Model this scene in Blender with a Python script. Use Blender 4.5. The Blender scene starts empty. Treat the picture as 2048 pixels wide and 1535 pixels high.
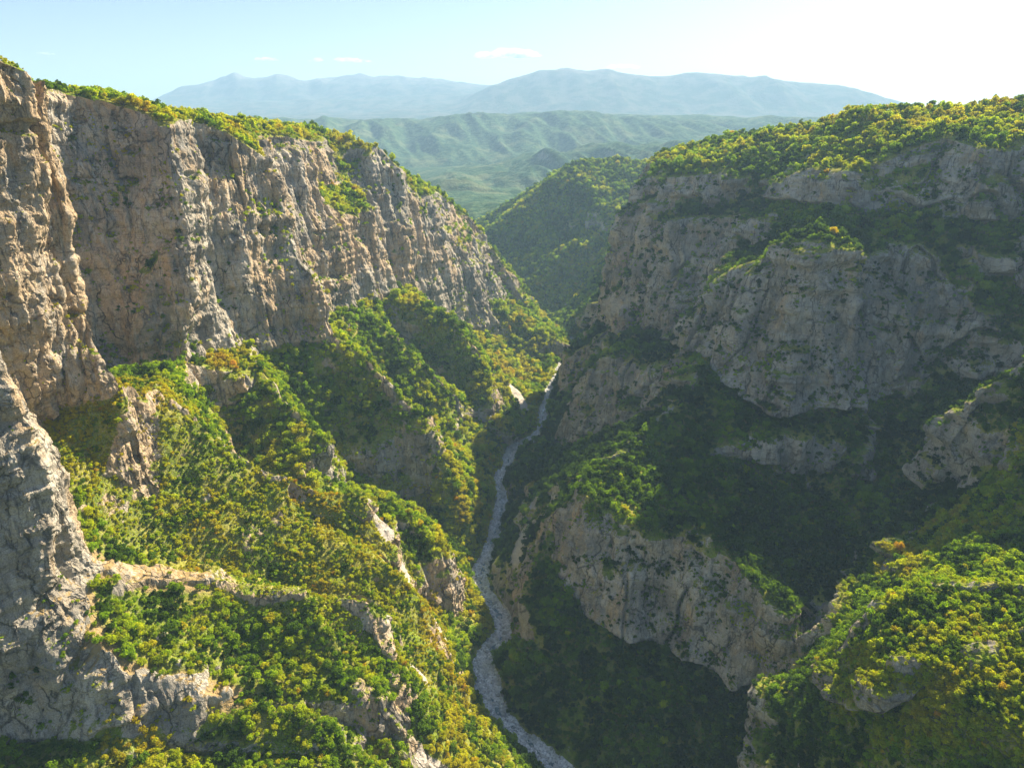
import bpy, bmesh, math, random
import numpy as np
from mathutils import Vector
from mathutils.geometry import delaunay_2d_cdt

# ---------------------------------------------------------------- camera, sky, sun, exposure
C = bpy.context.scene
FPX, HALF = 1365.0, 1024.0
PITCH = math.atan((767.5 - 240.0) / FPX)
cam_d = bpy.data.cameras.new('camera')
cam = bpy.data.objects.new('camera', cam_d)
C.collection.objects.link(cam)
cam_d.sensor_width = 36.0
cam_d.lens = 36.0 * FPX / (2 * HALF)
cam_d.clip_start = 1.0
cam_d.clip_end = 90000.0
cam.location = (0, 0, 0)
cam.rotation_euler = (math.pi / 2 - PITCH, 0, 0)
C.camera = cam

SUN_AZ = math.radians(37.0)      # to the right of the view direction (+Y)
SUN_EL = math.radians(36.0)
w = bpy.data.worlds.new('World')
C.world = w
w.use_nodes = True
nt = w.node_tree
nt.nodes.clear()
sky = nt.nodes.new('ShaderNodeTexSky')
sky.sky_type = 'NISHITA'
sky.sun_disc = False
sky.sun_elevation = SUN_EL
sky.sun_rotation = SUN_AZ
sky.altitude = 1300
sky.air_density = 1.0
sky.dust_density = 1.9
sky.ozone_density = 2.2
bg = nt.nodes.new('ShaderNodeBackground')
bg.inputs['Strength'].default_value = 0.05
wo = nt.nodes.new('ShaderNodeOutputWorld')
tone = nt.nodes.new('ShaderNodeMix'); tone.data_type = 'RGBA'; tone.blend_type = 'MULTIPLY'
tone.inputs[0].default_value = 1.0
tone.inputs[7].default_value = (1.0, .94, .98, 1)
nt.links.new(sky.outputs[0], tone.inputs[6])
nt.links.new(tone.outputs[2], bg.inputs[0])
nt.links.new(bg.outputs[0], wo.inputs[0])

sd = bpy.data.lights.new('sun', 'SUN')
sun = bpy.data.objects.new('sun', sd)
C.collection.objects.link(sun)
sd.energy = 5.0
sd.angle = math.radians(0.6)
sd.color = (1.0, 0.87, 0.66)
to_sun = Vector((math.sin(SUN_AZ) * math.cos(SUN_EL), math.cos(SUN_AZ) * math.cos(SUN_EL), math.sin(SUN_EL)))
sun.rotation_euler = to_sun.to_track_quat('Z', 'Y').to_euler()

C.view_settings.view_transform = 'Standard'
C.view_settings.look = 'None'
C.view_settings.exposure = 1.6
C.view_settings.gamma = 1.0
C.cycles.use_denoising = True
C.cycles.max_bounces = 6
C.cycles.diffuse_bounces = 2
C.cycles.volume_bounces = 1
C.cycles.transparent_max_bounces = 4

rng = np.random.default_rng(11)
random.seed(5)

# ---------------------------------------------------------------- noise and mesh helpers
_perm = np.random.default_rng(3).permutation(4096).astype(np.int32)
_perm2 = np.concatenate([_perm, _perm, _perm])
_grad = np.random.default_rng(4).normal(size=(4096, 3)).astype(np.float32)
_grad /= np.linalg.norm(_grad, axis=1)[:, None]

def noise(P, fx, fy=None, fz=None, seed=0):
    """gradient noise, about -1..1, P is (n,3); frequencies per axis"""
    fy = fx if fy is None else fy
    fz = fx if fz is None else fz
    out = np.empty(len(P), np.float32)
    for s in range(0, len(P), 400000):
        Q = (P[s:s + 400000] * np.array([fx, fy, fz]) + seed * 17.31 + 900.0)
        I = np.floor(Q).astype(np.int32)
        f = (Q - I).astype(np.float32)
        u = f * f * f * (f * (f * 6 - 15) + 10)
        I &= 4095
        r = 0
        for dx in (0, 1):
            wx = u[:, 0] if dx else 1 - u[:, 0]
            hx = _perm2[(I[:, 0] + dx)]
            for dy in (0, 1):
                wy = u[:, 1] if dy else 1 - u[:, 1]
                hy = _perm2[hx + ((I[:, 1] + dy) & 4095)]
                for dz in (0, 1):
                    wz = u[:, 2] if dz else 1 - u[:, 2]
                    h = _perm2[hy + ((I[:, 2] + dz) & 4095)]
                    g = _grad[h]
                    r = r + wx * wy * wz * (g[:, 0] * (f[:, 0] - dx) + g[:, 1] * (f[:, 1] - dy) + g[:, 2] * (f[:, 2] - dz))
        out[s:s + 400000] = r * 1.6
    return out

def fbm(P, f, octaves=4, seed=0, fz=None, gain=0.5):
    r, a, t = 0, 1.0, 0
    fz = f if fz is None else fz
    for k in range(octaves):
        r = r + a * noise(P, f, f, fz, seed + k * 7)
        t += a
        a *= gain
        f *= 2.03
        fz *= 2.03
    return r / t

def smooth(a, b, x):
    t = np.clip((x - a) / (b - a), 0, 1)
    return t * t * (3 - 2 * t)

def vnormals(V, F):
    n = np.cross(V[F[:, 1]] - V[F[:, 0]], V[F[:, 2]] - V[F[:, 0]])
    N = np.zeros_like(V)
    for k in range(3):
        for c in range(3):
            N[:, c] += np.bincount(F[:, k], n[:, c], len(V))
    return N / (np.linalg.norm(N, axis=1)[:, None] + 1e-9)

def edges_of(F):
    E = np.concatenate([F[:, [0, 1]], F[:, [1, 2]], F[:, [2, 0]]])
    E.sort(axis=1)
    U, inv = np.unique(E[:, 0].astype(np.int64) * 100000000 + E[:, 1], return_inverse=True)
    return np.stack([U // 100000000, U % 100000000], 1).astype(np.int64), inv.reshape(3, -1).T   # edge ids per face (01,12,20)

def laplace(V, F, lam, pin=None, it=1):
    E, _ = edges_of(F)
    deg = np.bincount(E.ravel(), minlength=len(V))[:, None]
    for _ in range(it):
        S = np.zeros_like(V)
        for c in range(V.shape[1]):
            S[:, c] = np.bincount(E[:, 0], V[E[:, 1], c], len(V)) + np.bincount(E[:, 1], V[E[:, 0], c], len(V))
        D = (S / np.maximum(deg, 1) - V) * lam
        if pin is not None:
            D[pin] = 0
        V = V + D
    return V

def refine(V, F, tag, target, rounds=20):
    """split every edge longer than target(mid point); tag = one region id per face"""
    for _ in range(rounds):
        E, fe = edges_of(F)
        a, b = V[E[:, 0]], V[E[:, 1]]
        ln = np.linalg.norm(a - b, axis=1)
        mark = ln > 1.35 * target((a + b) / 2)
        if not mark.any():
            break
        fl = ln[fe]
        longest = fe[np.arange(len(F)), fl.argmax(1)]
        for _k in range(30):
            m = mark[fe].any(1) & ~mark[longest]
            if not m.any():
                break
            mark[longest[m]] = True
        idx = -np.ones(len(E), np.int64)
        nm = int(mark.sum())
        idx[mark] = len(V) + np.arange(nm)
        V = np.concatenate([V, (a[mark] + b[mark]) / 2])
        M = mark[fe]
        I = idx[fe]
        cnt = M.sum(1)
        out, tg = [F[cnt == 0]], [tag[cnt == 0]]
        for k in range(3):
            r = np.roll(np.arange(3), -k)
            s = (cnt == 1) & M[:, k]                      # edge k = (v_k, v_k+1)
            f, i, t = F[s][:, r], I[s], tag[s]
            out += [np.stack([f[:, 0], i[:, k], f[:, 2]], 1), np.stack([i[:, k], f[:, 1], f[:, 2]], 1)]
            tg += [t, t]
            s = (cnt == 2) & ~M[:, k]                     # edges k+1, k+2 marked
            f, i, t = F[s][:, r], I[s], tag[s]
            p, q = i[:, (k + 1) % 3], i[:, (k + 2) % 3]    # p on (v1,v2), q on (v2,v0)
            out += [np.stack([p, f[:, 2], q], 1)]
            tg += [t]
            d1 = np.linalg.norm(V[f[:, 0]] - V[p], axis=1)
            d2 = np.linalg.norm(V[f[:, 1]] - V[q], axis=1)
            c = d1 < d2
            out += [np.stack([f[c, 0], f[c, 1], p[c]], 1), np.stack([f[c, 0], p[c], q[c]], 1)]
            c = ~c
            out += [np.stack([f[c, 0], f[c, 1], q[c]], 1), np.stack([f[c, 1], p[c], q[c]], 1)]
            tc = d1 < d2
            tg += [t[tc], t[tc], t[~tc], t[~tc]]
        s = cnt == 3
        f, i, t = F[s], I[s], tag[s]
        out += [np.stack([f[:, 0], i[:, 0], i[:, 2]], 1), np.stack([i[:, 0], f[:, 1], i[:, 1]], 1),
                np.stack([i[:, 2], i[:, 1], f[:, 2]], 1), i.copy()]
        tg += [t] * 4
        F = np.concatenate(out)
        tag = np.concatenate(tg)
    return V, F, tag

def make_mesh(name, V, F, attrs=None, smooth_shade=False):
    me = bpy.data.meshes.new(name)
    me.vertices.add(len(V))
    me.vertices.foreach_set('co', np.ascontiguousarray(V, np.float32).ravel())
    n = F.shape[1]
    me.loops.add(F.size)
    me.loops.foreach_set('vertex_index', np.ascontiguousarray(F, np.int32).ravel())
    me.polygons.add(len(F))
    me.polygons.foreach_set('loop_start', np.arange(0, F.size, n, dtype=np.int32))
    me.polygons.foreach_set('use_smooth', np.full(len(F), smooth_shade, bool))
    for k, v in (attrs or {}).items():
        at = me.attributes.new(k, 'FLOAT', 'POINT')
        at.data.foreach_set('value', np.ascontiguousarray(v, np.float32))
    me.update(calc_edges=True)
    return me

def add_obj(name, me, mats=(), parent=None, label=None, cat=None, group=None, kind=None):
    o = bpy.data.objects.new(name, me)
    C.collection.objects.link(o)
    for m in mats:
        me.materials.append(m)
    if parent is not None:
        o.parent = parent
    for k, v in (('label', label), ('category', cat), ('group', group), ('kind', kind)):
        if v:
            o[k] = v
    return o

def cam_uv(P):
    """picture coordinates in units of the half width (only used to choose mesh density and what to plant)"""
    d = P[:, 1] * math.cos(PITCH) - P[:, 2] * math.sin(PITCH)
    u = P[:, 1] * math.sin(PITCH) + P[:, 2] * math.cos(PITCH)
    dd = np.maximum(d, 1)
    return P[:, 0] / dd * FPX / HALF, u / dd * FPX / HALF, d

# ---------------------------------------------------------------- terrain feature lines, in metres (camera at the origin)
LINES = {
    'bank_r': [(103.0, 59.1, -478.5), (118.0, 199.2, -478.5), (127.7, 302.1, -478.5), (72.1, 369.5, -478.5), (32.5, 409.3, -478.5), (16.2, 428.5, -478.5), (-1.2, 449.7, -478.5), (-9.1, 474.2, -478.5), (-17.6, 499.8, -478.5), (-14.6, 517.5, -478.5), (0.9, 542.4, -478.5), (-1.8, 573.3, -478.5), (-16.1, 602.4, -478.5), (-27.5, 634.5, -478.5), (-21.3, 680.7, -478.5), (-9.4, 747.6, -478.5), (-4.6, 797.7, -478.5), (-11.6, 845.7, -478.5), (0.5, 906.3, -478.5), (5.0, 947.3, -478.5), (34.9, 981.9, -478.5), (54.3, 1027.7, -478.5), (63.2, 1121.0, -478.5), (74.1, 1179.9, -478.5), (87.7, 1255.6, -478.5), (114.5, 1367.9, -478.5), (146.6, 1439.0, -478.5), (141.3, 1541.3, -478.5), (105.4, 1642.9, -478.5), (44.8, 1723.6, -478.5), (-55.4, 1853.9, -478.5), (-195.2, 2003.7, -478.5), (-324.5, 2202.4, -478.5), (-414.3, 2501.7, -478.5)],
    'bank_l': [(87.0, 60.9, -478.5), (102.0, 200.8, -478.5), (112.3, 297.9, -478.5), (60.1, 358.8, -478.5), (21.5, 399.1, -478.5), (5.5, 419.1, -478.5), (-16.0, 439.6, -478.5), (-32.1, 465.6, -478.5), (-40.4, 498.4, -478.5), (-32.8, 525.7, -478.5), (-17.9, 547.4, -478.5), (-19.9, 567.9, -478.5), (-33.2, 595.5, -478.5), (-45.3, 633.4, -478.5), (-38.0, 683.5, -478.5), (-25.1, 750.0, -478.5), (-19.6, 797.5, -478.5), (-26.4, 846.4, -478.5), (-13.9, 908.7, -478.5), (-8.2, 953.3, -478.5), (22.7, 989.4, -478.5), (40.3, 1030.5, -478.5), (49.3, 1122.8, -478.5), (60.4, 1182.4, -478.5), (74.0, 1258.6, -478.5), (101.5, 1372.1, -478.5), (133.4, 1441.0, -478.5), (128.7, 1538.7, -478.5), (94.6, 1637.1, -478.5), (35.2, 1716.4, -478.5), (-64.6, 1846.1, -478.5), (-204.8, 1996.3, -478.5), (-335.5, 2197.6, -478.5), (-425.7, 2498.3, -478.5)],
    'river': [(95.0, 60.0, -480.0), (110.0, 200.0, -480.0), (120.0, 300.0, -480.0), (66.1, 364.2, -480.0), (27.0, 404.2, -480.0), (10.8, 423.8, -480.0), (-8.6, 444.7, -480.0), (-20.6, 469.9, -480.0), (-29.0, 499.1, -480.0), (-23.7, 521.6, -480.0), (-8.5, 544.9, -480.0), (-10.8, 570.6, -480.0), (-24.7, 598.9, -480.0), (-36.4, 633.9, -480.0), (-29.6, 682.1, -480.0), (-17.2, 748.8, -480.0), (-12.1, 797.6, -480.0), (-19.0, 846.1, -480.0), (-6.7, 907.5, -480.0), (-1.6, 950.3, -480.0), (28.8, 985.7, -480.0), (47.3, 1029.1, -480.0), (56.3, 1121.9, -480.0), (67.2, 1181.2, -480.0), (80.8, 1257.1, -480.0), (108.0, 1370.0, -480.0), (140.0, 1440.0, -480.0), (135.0, 1540.0, -480.0), (100.0, 1640.0, -480.0), (40.0, 1720.0, -480.0), (-60.0, 1850.0, -480.0), (-200.0, 2000.0, -480.0), (-330.0, 2200.0, -480.0), (-420.0, 2500.0, -480.0)],
    'l_rim': [(-737.5, 300.0, 20.0), (-518.8, 330.0, 25.0), (-430.0, 350.0, 30.0), (-345.0, 376.0, 32.0), (-283.9, 402.0, 29.9), (-275.2, 425.0, 27.0), (-275.3, 443.0, 22.2), (-327.5, 456.0, 20.0), (-386.0, 520.0, 22.0), (-378.4, 618.0, 24.1), (-363.7, 640.0, 20.1), (-340.8, 652.0, 14.4), (-314.2, 650.0, 6.6), (-298.2, 642.0, 4.5), (-320.7, 700.0, 4.0), (-328.3, 770.0, 0.0), (-312.7, 840.0, -3.2), (-318.0, 1000.0, -7.7), (-295.7, 1120.0, -18.0), (-257.0, 1150.0, -28.1), (-216.2, 1170.0, -39.3), (-187.2, 1195.0, -71.7), (-202.0, 1237.0, -84.0), (-181.3, 1300.0, -104.2), (-152.5, 1400.0, -127.5), (-99.6, 1480.0, -182.9), (-54.7, 1540.0, -244.9), (-43.9, 1520.0, -330.9), (-4.5, 1480.0, -384.0), (63.7, 1500.0, -425.4), (82.0, 1435.0, -424.0), (100.0, 1400.0, -435.0)],
    'l_rim_back': [(-760.0, 420.0, 40.0), (-500.0, 450.0, 42.0), (-450.0, 600.0, 30.0), (-430.0, 800.0, 12.0), (-420.0, 1000.0, -5.0), (-370.0, 1200.0, -20.0), (-280.0, 1350.0, -70.0), (-200.0, 1550.0, -170.0), (-140.0, 1680.0, -300.0), (-60.0, 1640.0, -420.0)],
    'l_plateau': [(-950.0, 450.0, 50.0), (-898.0, 600.0, 20.0), (-900.0, 1200.0, -60.0), (-700.0, 1600.0, -160.0), (-480.0, 1900.0, -330.0)],
    'p2_top': [(-702.5, 230.0, -40.0), (-417.5, 305.0, -60.0), (-347.0, 308.0, -62.0), (-236.6, 325.0, -91.9), (-225.7, 328.0, -117.9), (-211.2, 331.0, -151.5), (-201.7, 333.0, -182.6)],
    'p2_base': [(-630.0, 150.0, -250.0), (-332.5, 240.0, -320.0), (-256.0, 266.0, -326.0), (-214.1, 276.0, -321.4), (-198.6, 285.0, -328.1), (-160.5, 292.0, -332.3), (-120.0, 298.0, -339.1), (-87.4, 310.0, -352.8)],
    'p1_base': [(-254.9, 420.0, -186.6), (-253.6, 395.0, -198.4)],
    'outcrop': [(-269.7, 440.0, -52.8), (-275.6, 440.0, -84.3), (-272.9, 441.0, -109.4), (-252.2, 439.0, -129.3), (-229.1, 438.0, -152.0), (-213.8, 432.0, -172.2)],
    'gap12': [(-282.5, 385.0, -180.0), (-253.6, 395.0, -198.4)],
    'w1_base': [(-254.9, 420.0, -186.6), (-232.1, 424.0, -181.0), (-213.8, 432.0, -172.2), (-242.5, 460.0, -192.0), (-292.5, 520.0, -200.0), (-309.2, 560.0, -205.0), (-288.0, 585.0, -218.5), (-265.3, 590.0, -213.0), (-246.2, 590.0, -208.1), (-252.8, 605.0, -211.9), (-285.4, 660.0, -224.7), (-287.7, 700.0, -228.6), (-250.1, 735.0, -231.2), (-209.6, 765.0, -231.5), (-224.0, 800.0, -229.0), (-256.0, 850.0, -230.0), (-252.0, 900.0, -232.0), (-224.6, 960.0, -241.7), (-208.1, 1010.0, -252.0), (-203.1, 1035.0, -256.6), (-188.9, 1080.0, -262.0), (-198.0, 1106.0, -262.0), (-182.0, 1130.0, -266.0), (-162.2, 1150.0, -273.8), (-174.0, 1192.0, -290.0), (-158.0, 1240.0, -325.0), (-120.8, 1285.0, -363.4), (-85.2, 1330.0, -397.1), (-25.3, 1370.0, -442.0), (26.8, 1330.0, -461.5), (70.0, 1290.0, -473.0), (93.0, 1372.0, -468.0)],
    'w1_shoulder': [(-299.2, 712.0, -2.7), (-278.5, 725.0, -10.2), (-262.7, 745.0, -26.5), (-250.6, 765.0, -65.5), (-266.0, 800.0, -62.0)],
    'w1_edge': [(-250.6, 765.0, -65.5), (-244.2, 768.0, -119.4), (-219.4, 768.0, -175.8)],
    'terrace': [(-264.0, 930.0, -98.7), (-249.1, 960.0, -107.2), (-235.2, 985.0, -118.3), (-223.7, 1010.0, -128.3), (-214.0, 1045.0, -119.6)],
    'terrace_in': [(-274.3, 970.0, -93.0), (-267.6, 1040.0, -92.6), (-257.9, 1095.0, -90.0), (-229.7, 1130.0, -85.2)],
    'bay_top': [(-262.7, 745.0, -26.5), (-280.0, 795.0, -27.0), (-300.0, 850.0, -17.0), (-292.0, 900.0, -17.0), (-284.0, 950.0, -19.5), (-286.8, 1030.0, -23.2), (-281.3, 1090.0, -28.1)],
    'w3_ledge': [(-166.2, 1260.0, -160.1), (-121.3, 1350.0, -209.8), (-76.4, 1400.0, -289.1), (-41.5, 1420.0, -357.6), (27.7, 1400.0, -412.5), (85.8, 1385.0, -426.8)],
    'nose': [(-41.5, 1420.0, -357.6), (-25.3, 1385.0, -402.6)],
    'L4': [(-188.9, 1080.0, -262.0), (-137.1, 1045.0, -274.3), (-86.2, 1040.0, -299.0), (-66.2, 1025.0, -325.7), (-50.2, 1010.0, -353.8), (-27.9, 985.0, -384.4)],
    'L4_foot': [(-76.7, 975.0, -412.1), (-49.4, 960.0, -439.3), (-26.7, 975.0, -446.1), (-15.3, 1010.0, -431.3), (-32.8, 1080.0, -392.5), (-82.4, 1140.0, -367.8)],
    'G4': [(-158.0, 1240.0, -325.0), (-132.0, 1200.0, -382.0), (-77.7, 1200.0, -412.8), (-22.4, 1200.0, -447.2), (20.2, 1225.0, -470.8)],
    'L3b': [(-208.1, 1010.0, -252.0), (-168.9, 945.0, -294.5), (-128.8, 930.0, -327.6), (-95.6, 922.0, -351.7), (-73.1, 920.0, -380.7)],
    'L3b_foot': [(-96.6, 855.0, -417.9), (-84.8, 880.0, -422.2), (-69.1, 915.0, -417.1), (-60.4, 960.0, -409.9)],
    'G34': [(-203.1, 1035.0, -256.6), (-173.4, 1010.0, -351.7), (-118.8, 990.0, -393.8), (-76.7, 975.0, -412.1)],
    'L3a': [(-209.6, 765.0, -231.5), (-187.3, 764.0, -241.5), (-166.0, 758.0, -254.9), (-147.6, 750.0, -280.7), (-131.9, 742.0, -305.4), (-106.8, 742.0, -334.5), (-92.6, 760.0, -334.7)],
    'L3a_foot': [(-159.5, 655.0, -404.4), (-149.9, 685.0, -414.9), (-132.8, 705.0, -420.2), (-105.6, 725.0, -421.7), (-89.9, 765.0, -384.3), (-88.4, 790.0, -382.6)],
    'L3a_ctop': [(-185.2, 690.0, -362.4), (-153.2, 708.0, -365.4), (-114.8, 727.0, -358.6), (-97.4, 738.0, -339.0)],
    'G3': [(-252.0, 900.0, -232.0), (-193.2, 890.0, -317.8), (-152.7, 870.0, -375.7), (-117.5, 840.0, -429.4), (-88.4, 790.0, -382.6)],
    'L2': [(-287.7, 700.0, -228.6), (-232.6, 655.0, -238.5), (-194.4, 630.0, -256.4), (-146.8, 610.0, -275.2), (-126.8, 602.0, -285.5)],
    'L2_foot': [(-152.4, 565.0, -299.4), (-122.4, 565.0, -315.2), (-109.7, 590.0, -323.6), (-158.4, 640.0, -321.5)],
    'G23': [(-250.1, 735.0, -231.2), (-228.1, 690.0, -304.3), (-180.3, 660.0, -349.8), (-127.7, 625.0, -348.7)],
    'L1': [(-213.8, 432.0, -172.2), (-218.0, 450.0, -175.2), (-209.2, 474.0, -189.6), (-185.0, 484.0, -213.1), (-161.3, 487.0, -241.0), (-135.3, 493.0, -260.8), (-113.2, 490.0, -272.1), (-95.9, 500.0, -294.5), (-90.6, 515.0, -297.0)],
    'L1_foot': [(-88.2, 490.0, -330.8), (-82.9, 490.0, -346.9), (-83.8, 520.0, -340.6), (-85.7, 550.0, -333.1)],
    'G12': [(-252.8, 605.0, -211.9), (-224.2, 600.0, -284.4), (-163.7, 565.0, -319.8), (-115.3, 540.0, -344.9), (-92.2, 535.0, -329.3)],
    'slope_mid': [(-240.5, 405.0, -198.0), (-215.1, 408.0, -220.0), (-179.0, 430.0, -260.4), (-135.1, 435.0, -284.9), (-100.1, 445.0, -304.9), (-87.3, 455.0, -325.9)],
    'slope_low': [(-212.0, 375.0, -230.8), (-184.2, 392.0, -268.6), (-141.9, 410.0, -297.9), (-103.3, 425.0, -317.7), (-84.0, 432.0, -341.5), (-81.0, 430.0, -368.5)],
    'L0': [(-201.7, 333.0, -182.6), (-198.7, 334.0, -215.4), (-195.0, 336.0, -244.1), (-188.5, 352.0, -259.4), (-157.8, 375.0, -286.7), (-122.8, 390.0, -300.3), (-93.4, 400.0, -316.2), (-86.4, 405.0, -327.2), (-83.9, 405.0, -338.0), (-81.9, 395.0, -356.6), (-78.1, 375.0, -374.3), (-73.4, 362.0, -388.4), (-67.0, 350.0, -407.6), (-58.1, 325.0, -423.7)],
    'L0_terr': [(-207.4, 306.0, -240.2), (-190.5, 316.0, -253.3), (-174.0, 322.0, -272.3), (-162.7, 318.0, -282.3), (-152.6, 314.0, -291.5), (-137.9, 310.0, -304.9), (-121.0, 317.0, -317.9), (-106.0, 322.0, -326.9), (-94.0, 328.0, -337.1)],
    'L0_terr2': [(-94.0, 328.0, -337.1), (-86.3, 322.0, -349.6), (-87.4, 310.0, -352.8)],
    'L0_front': [(-87.4, 310.0, -352.8), (-79.2, 308.0, -371.2), (-77.9, 312.0, -389.0), (-77.7, 320.0, -403.5), (-58.1, 325.0, -423.7)],
    'L0_mid': [(-84.6, 362.0, -343.8), (-81.0, 350.0, -362.3), (-79.5, 340.0, -386.9)],
    'L0_right': [(-81.0, 430.0, -368.5), (-77.3, 405.0, -389.5), (-63.1, 375.0, -407.2), (-43.5, 350.0, -421.8)],
    'vs1': [(-80.2, 480.0, -369.1), (-78.8, 510.0, -397.6), (-72.7, 528.0, -428.9), (-53.1, 537.0, -454.2)],
    'vs2': [(-96.0, 690.0, -438.2), (-74.3, 650.0, -452.1), (-56.8, 620.0, -463.5)],
    'vs3': [(-82.2, 845.0, -428.3), (-58.8, 850.0, -450.4), (-34.1, 838.0, -467.5)],
    'vs4': [(-12.4, 962.0, -440.2), (6.5, 1010.0, -462.1)],
    'r_sky': [(900.0, 60.0, 40.0), (850.0, 500.0, 40.0), (760.0, 850.0, 35.0), (697.3, 1000.0, 8.9), (595.4, 1000.0, 13.9), (528.1, 1000.0, 10.8), (478.5, 1010.0, 10.3), (449.3, 1100.0, -8.4), (384.0, 1250.0, -25.7), (285.1, 1320.0, -55.6)],
    'r_back': [(1700.0, 60.0, 20.0), (1500.0, 900.0, -10.0), (900.0, 1300.0, -60.0), (600.0, 1500.0, -110.0), (420.0, 1560.0, -170.0), (330.0, 1520.0, -260.0), (260.0, 1440.0, -350.0)],
    'r_ctop': [(700.0, 60.0, -20.0), (660.0, 500.0, -30.0), (600.0, 700.0, -25.0), (564.7, 800.0, -18.0), (517.7, 830.0, -16.0), (457.5, 850.0, -33.0), (414.9, 852.0, -52.8), (398.4, 925.0, -55.5), (396.5, 985.0, -57.8), (353.1, 1062.0, -60.9), (295.0, 1125.0, -60.0), (254.8, 1190.0, -73.8), (231.6, 1225.0, -103.2)],
    'r_cbase': [(640.0, 60.0, -110.0), (620.0, 400.0, -110.0), (580.0, 640.0, -105.0), (563.3, 765.0, -103.7), (505.3, 775.0, -106.7), (446.2, 800.0, -107.3), (401.2, 830.0, -99.6), (384.7, 905.0, -102.4), (368.1, 965.0, -103.8), (339.8, 1000.0, -115.2), (305.9, 1056.0, -120.2), (262.2, 1093.0, -126.7), (225.4, 1140.0, -143.2), (206.0, 1205.0, -159.9)],
    'c_top': [(333.6, 975.0, -130.7), (299.5, 1030.0, -128.0), (264.3, 1065.0, -136.8), (236.3, 1090.0, -152.3), (213.6, 1130.0, -175.6), (193.1, 1170.0, -207.2), (190.7, 1190.0, -263.5)],
    'c_base': [(248.0, 870.0, -246.1), (244.9, 895.0, -288.7), (231.9, 955.0, -308.1), (214.1, 1015.0, -311.2), (192.5, 1070.0, -319.5), (166.6, 1115.0, -332.9), (162.3, 1180.0, -343.0)],
    'e_top': [(190.7, 1190.0, -263.5), (174.0, 1200.0, -344.1), (142.0, 1190.0, -366.7), (102.3, 1180.0, -373.1), (91.1, 1130.0, -392.1)],
    'e_rback': [(190.0, 1300.0, -360.0), (150.0, 1330.0, -420.0)],
    'e_base': [(82.3, 860.0, -459.7), (71.3, 930.0, -467.2), (72.0, 1000.0, -475.3), (82.7, 1110.0, -459.6), (101.6, 1230.0, -447.1), (150.0, 1330.0, -462.0)],
    'd_top': [(227.6, 850.0, -291.5), (188.5, 885.0, -296.2), (155.6, 915.0, -298.9), (141.5, 925.0, -313.4), (131.6, 925.0, -359.4), (96.7, 975.0, -383.0)],
    'd_base': [(208.4, 812.0, -357.3), (178.6, 830.0, -394.5), (147.0, 855.0, -425.6), (111.3, 872.0, -444.4), (82.3, 860.0, -459.7)],
    'b_top': [(401.2, 830.0, -99.6), (355.1, 800.0, -112.9), (319.9, 765.0, -123.3), (309.2, 790.0, -139.9), (265.5, 840.0, -186.0), (233.0, 835.0, -218.0), (226.6, 835.0, -236.2)],
    'b_top2': [(319.9, 765.0, -123.3), (332.6, 745.0, -116.8), (343.4, 730.0, -139.9), (356.3, 725.0, -149.7), (387.9, 790.0, -128.4)],
    'b_base': [(226.6, 835.0, -236.2), (227.8, 812.0, -268.5), (249.6, 770.0, -279.9), (273.9, 728.0, -295.2), (296.7, 692.0, -305.7), (335.9, 685.0, -292.5), (370.3, 690.0, -288.7), (417.1, 700.0, -277.9), (447.3, 690.0, -265.2), (504.9, 660.0, -250.9), (540.0, 600.0, -250.0), (560.0, 400.0, -240.0), (560.0, 60.0, -240.0)],
    'belt': [(419.2, 785.0, -125.4), (457.6, 762.0, -126.1), (555.7, 748.0, -119.5), (588.0, 570.0, -130.0)],
    's_ctop': [(261.8, 668.0, -311.6), (282.3, 655.0, -299.7), (322.0, 650.0, -297.4), (348.4, 640.0, -309.9)],
    's_cbase': [(251.0, 630.0, -366.4), (281.7, 628.0, -365.2), (309.2, 618.0, -365.4), (340.5, 598.0, -359.9), (361.3, 625.0, -348.7)],
    'gully': [(520.0, 430.0, -290.0), (449.3, 570.0, -286.3), (428.0, 575.0, -320.8), (404.4, 585.0, -340.2), (342.4, 540.0, -364.6), (297.7, 500.0, -373.8), (263.9, 465.0, -393.3), (232.5, 432.0, -410.3), (210.2, 410.0, -424.4), (189.6, 390.0, -438.7), (154.0, 330.0, -472.0), (140.0, 302.0, -477.0)],
    'm_crest': [(227.8, 812.0, -268.5), (217.0, 740.0, -270.2), (168.3, 690.0, -297.6), (113.1, 640.0, -326.2), (85.4, 625.0, -331.2), (70.3, 600.0, -334.7), (61.2, 580.0, -337.3)],
    'm_ctop': [(61.2, 580.0, -337.3), (71.1, 562.0, -328.5), (99.9, 545.0, -340.7), (124.9, 530.0, -341.8), (156.3, 512.0, -337.9), (181.7, 492.0, -342.2), (196.4, 470.0, -346.4), (212.1, 445.0, -347.0), (222.5, 440.0, -382.1)],
    'm_base': [(37.9, 590.0, -363.1), (40.7, 572.0, -397.8), (42.1, 556.0, -415.7), (73.4, 520.0, -436.9), (95.0, 505.0, -439.7), (125.0, 492.0, -441.3), (162.5, 462.0, -441.6), (188.7, 448.0, -442.8), (217.8, 428.0, -431.4), (222.5, 440.0, -382.1)],
    'm_slope': [(199.4, 650.0, -326.5), (234.8, 620.0, -345.9), (235.6, 530.0, -357.8), (261.3, 520.0, -372.4)],
    'm_low': [(17.8, 560.0, -418.7), (20.8, 490.0, -448.1), (55.1, 465.0, -452.8), (72.0, 420.0, -461.5), (108.6, 400.0, -455.2), (146.1, 395.0, -449.5)],
    'rb2': [(36.4, 790.0, -418.6), (43.2, 680.0, -392.2), (34.4, 610.0, -393.4)],
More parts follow.
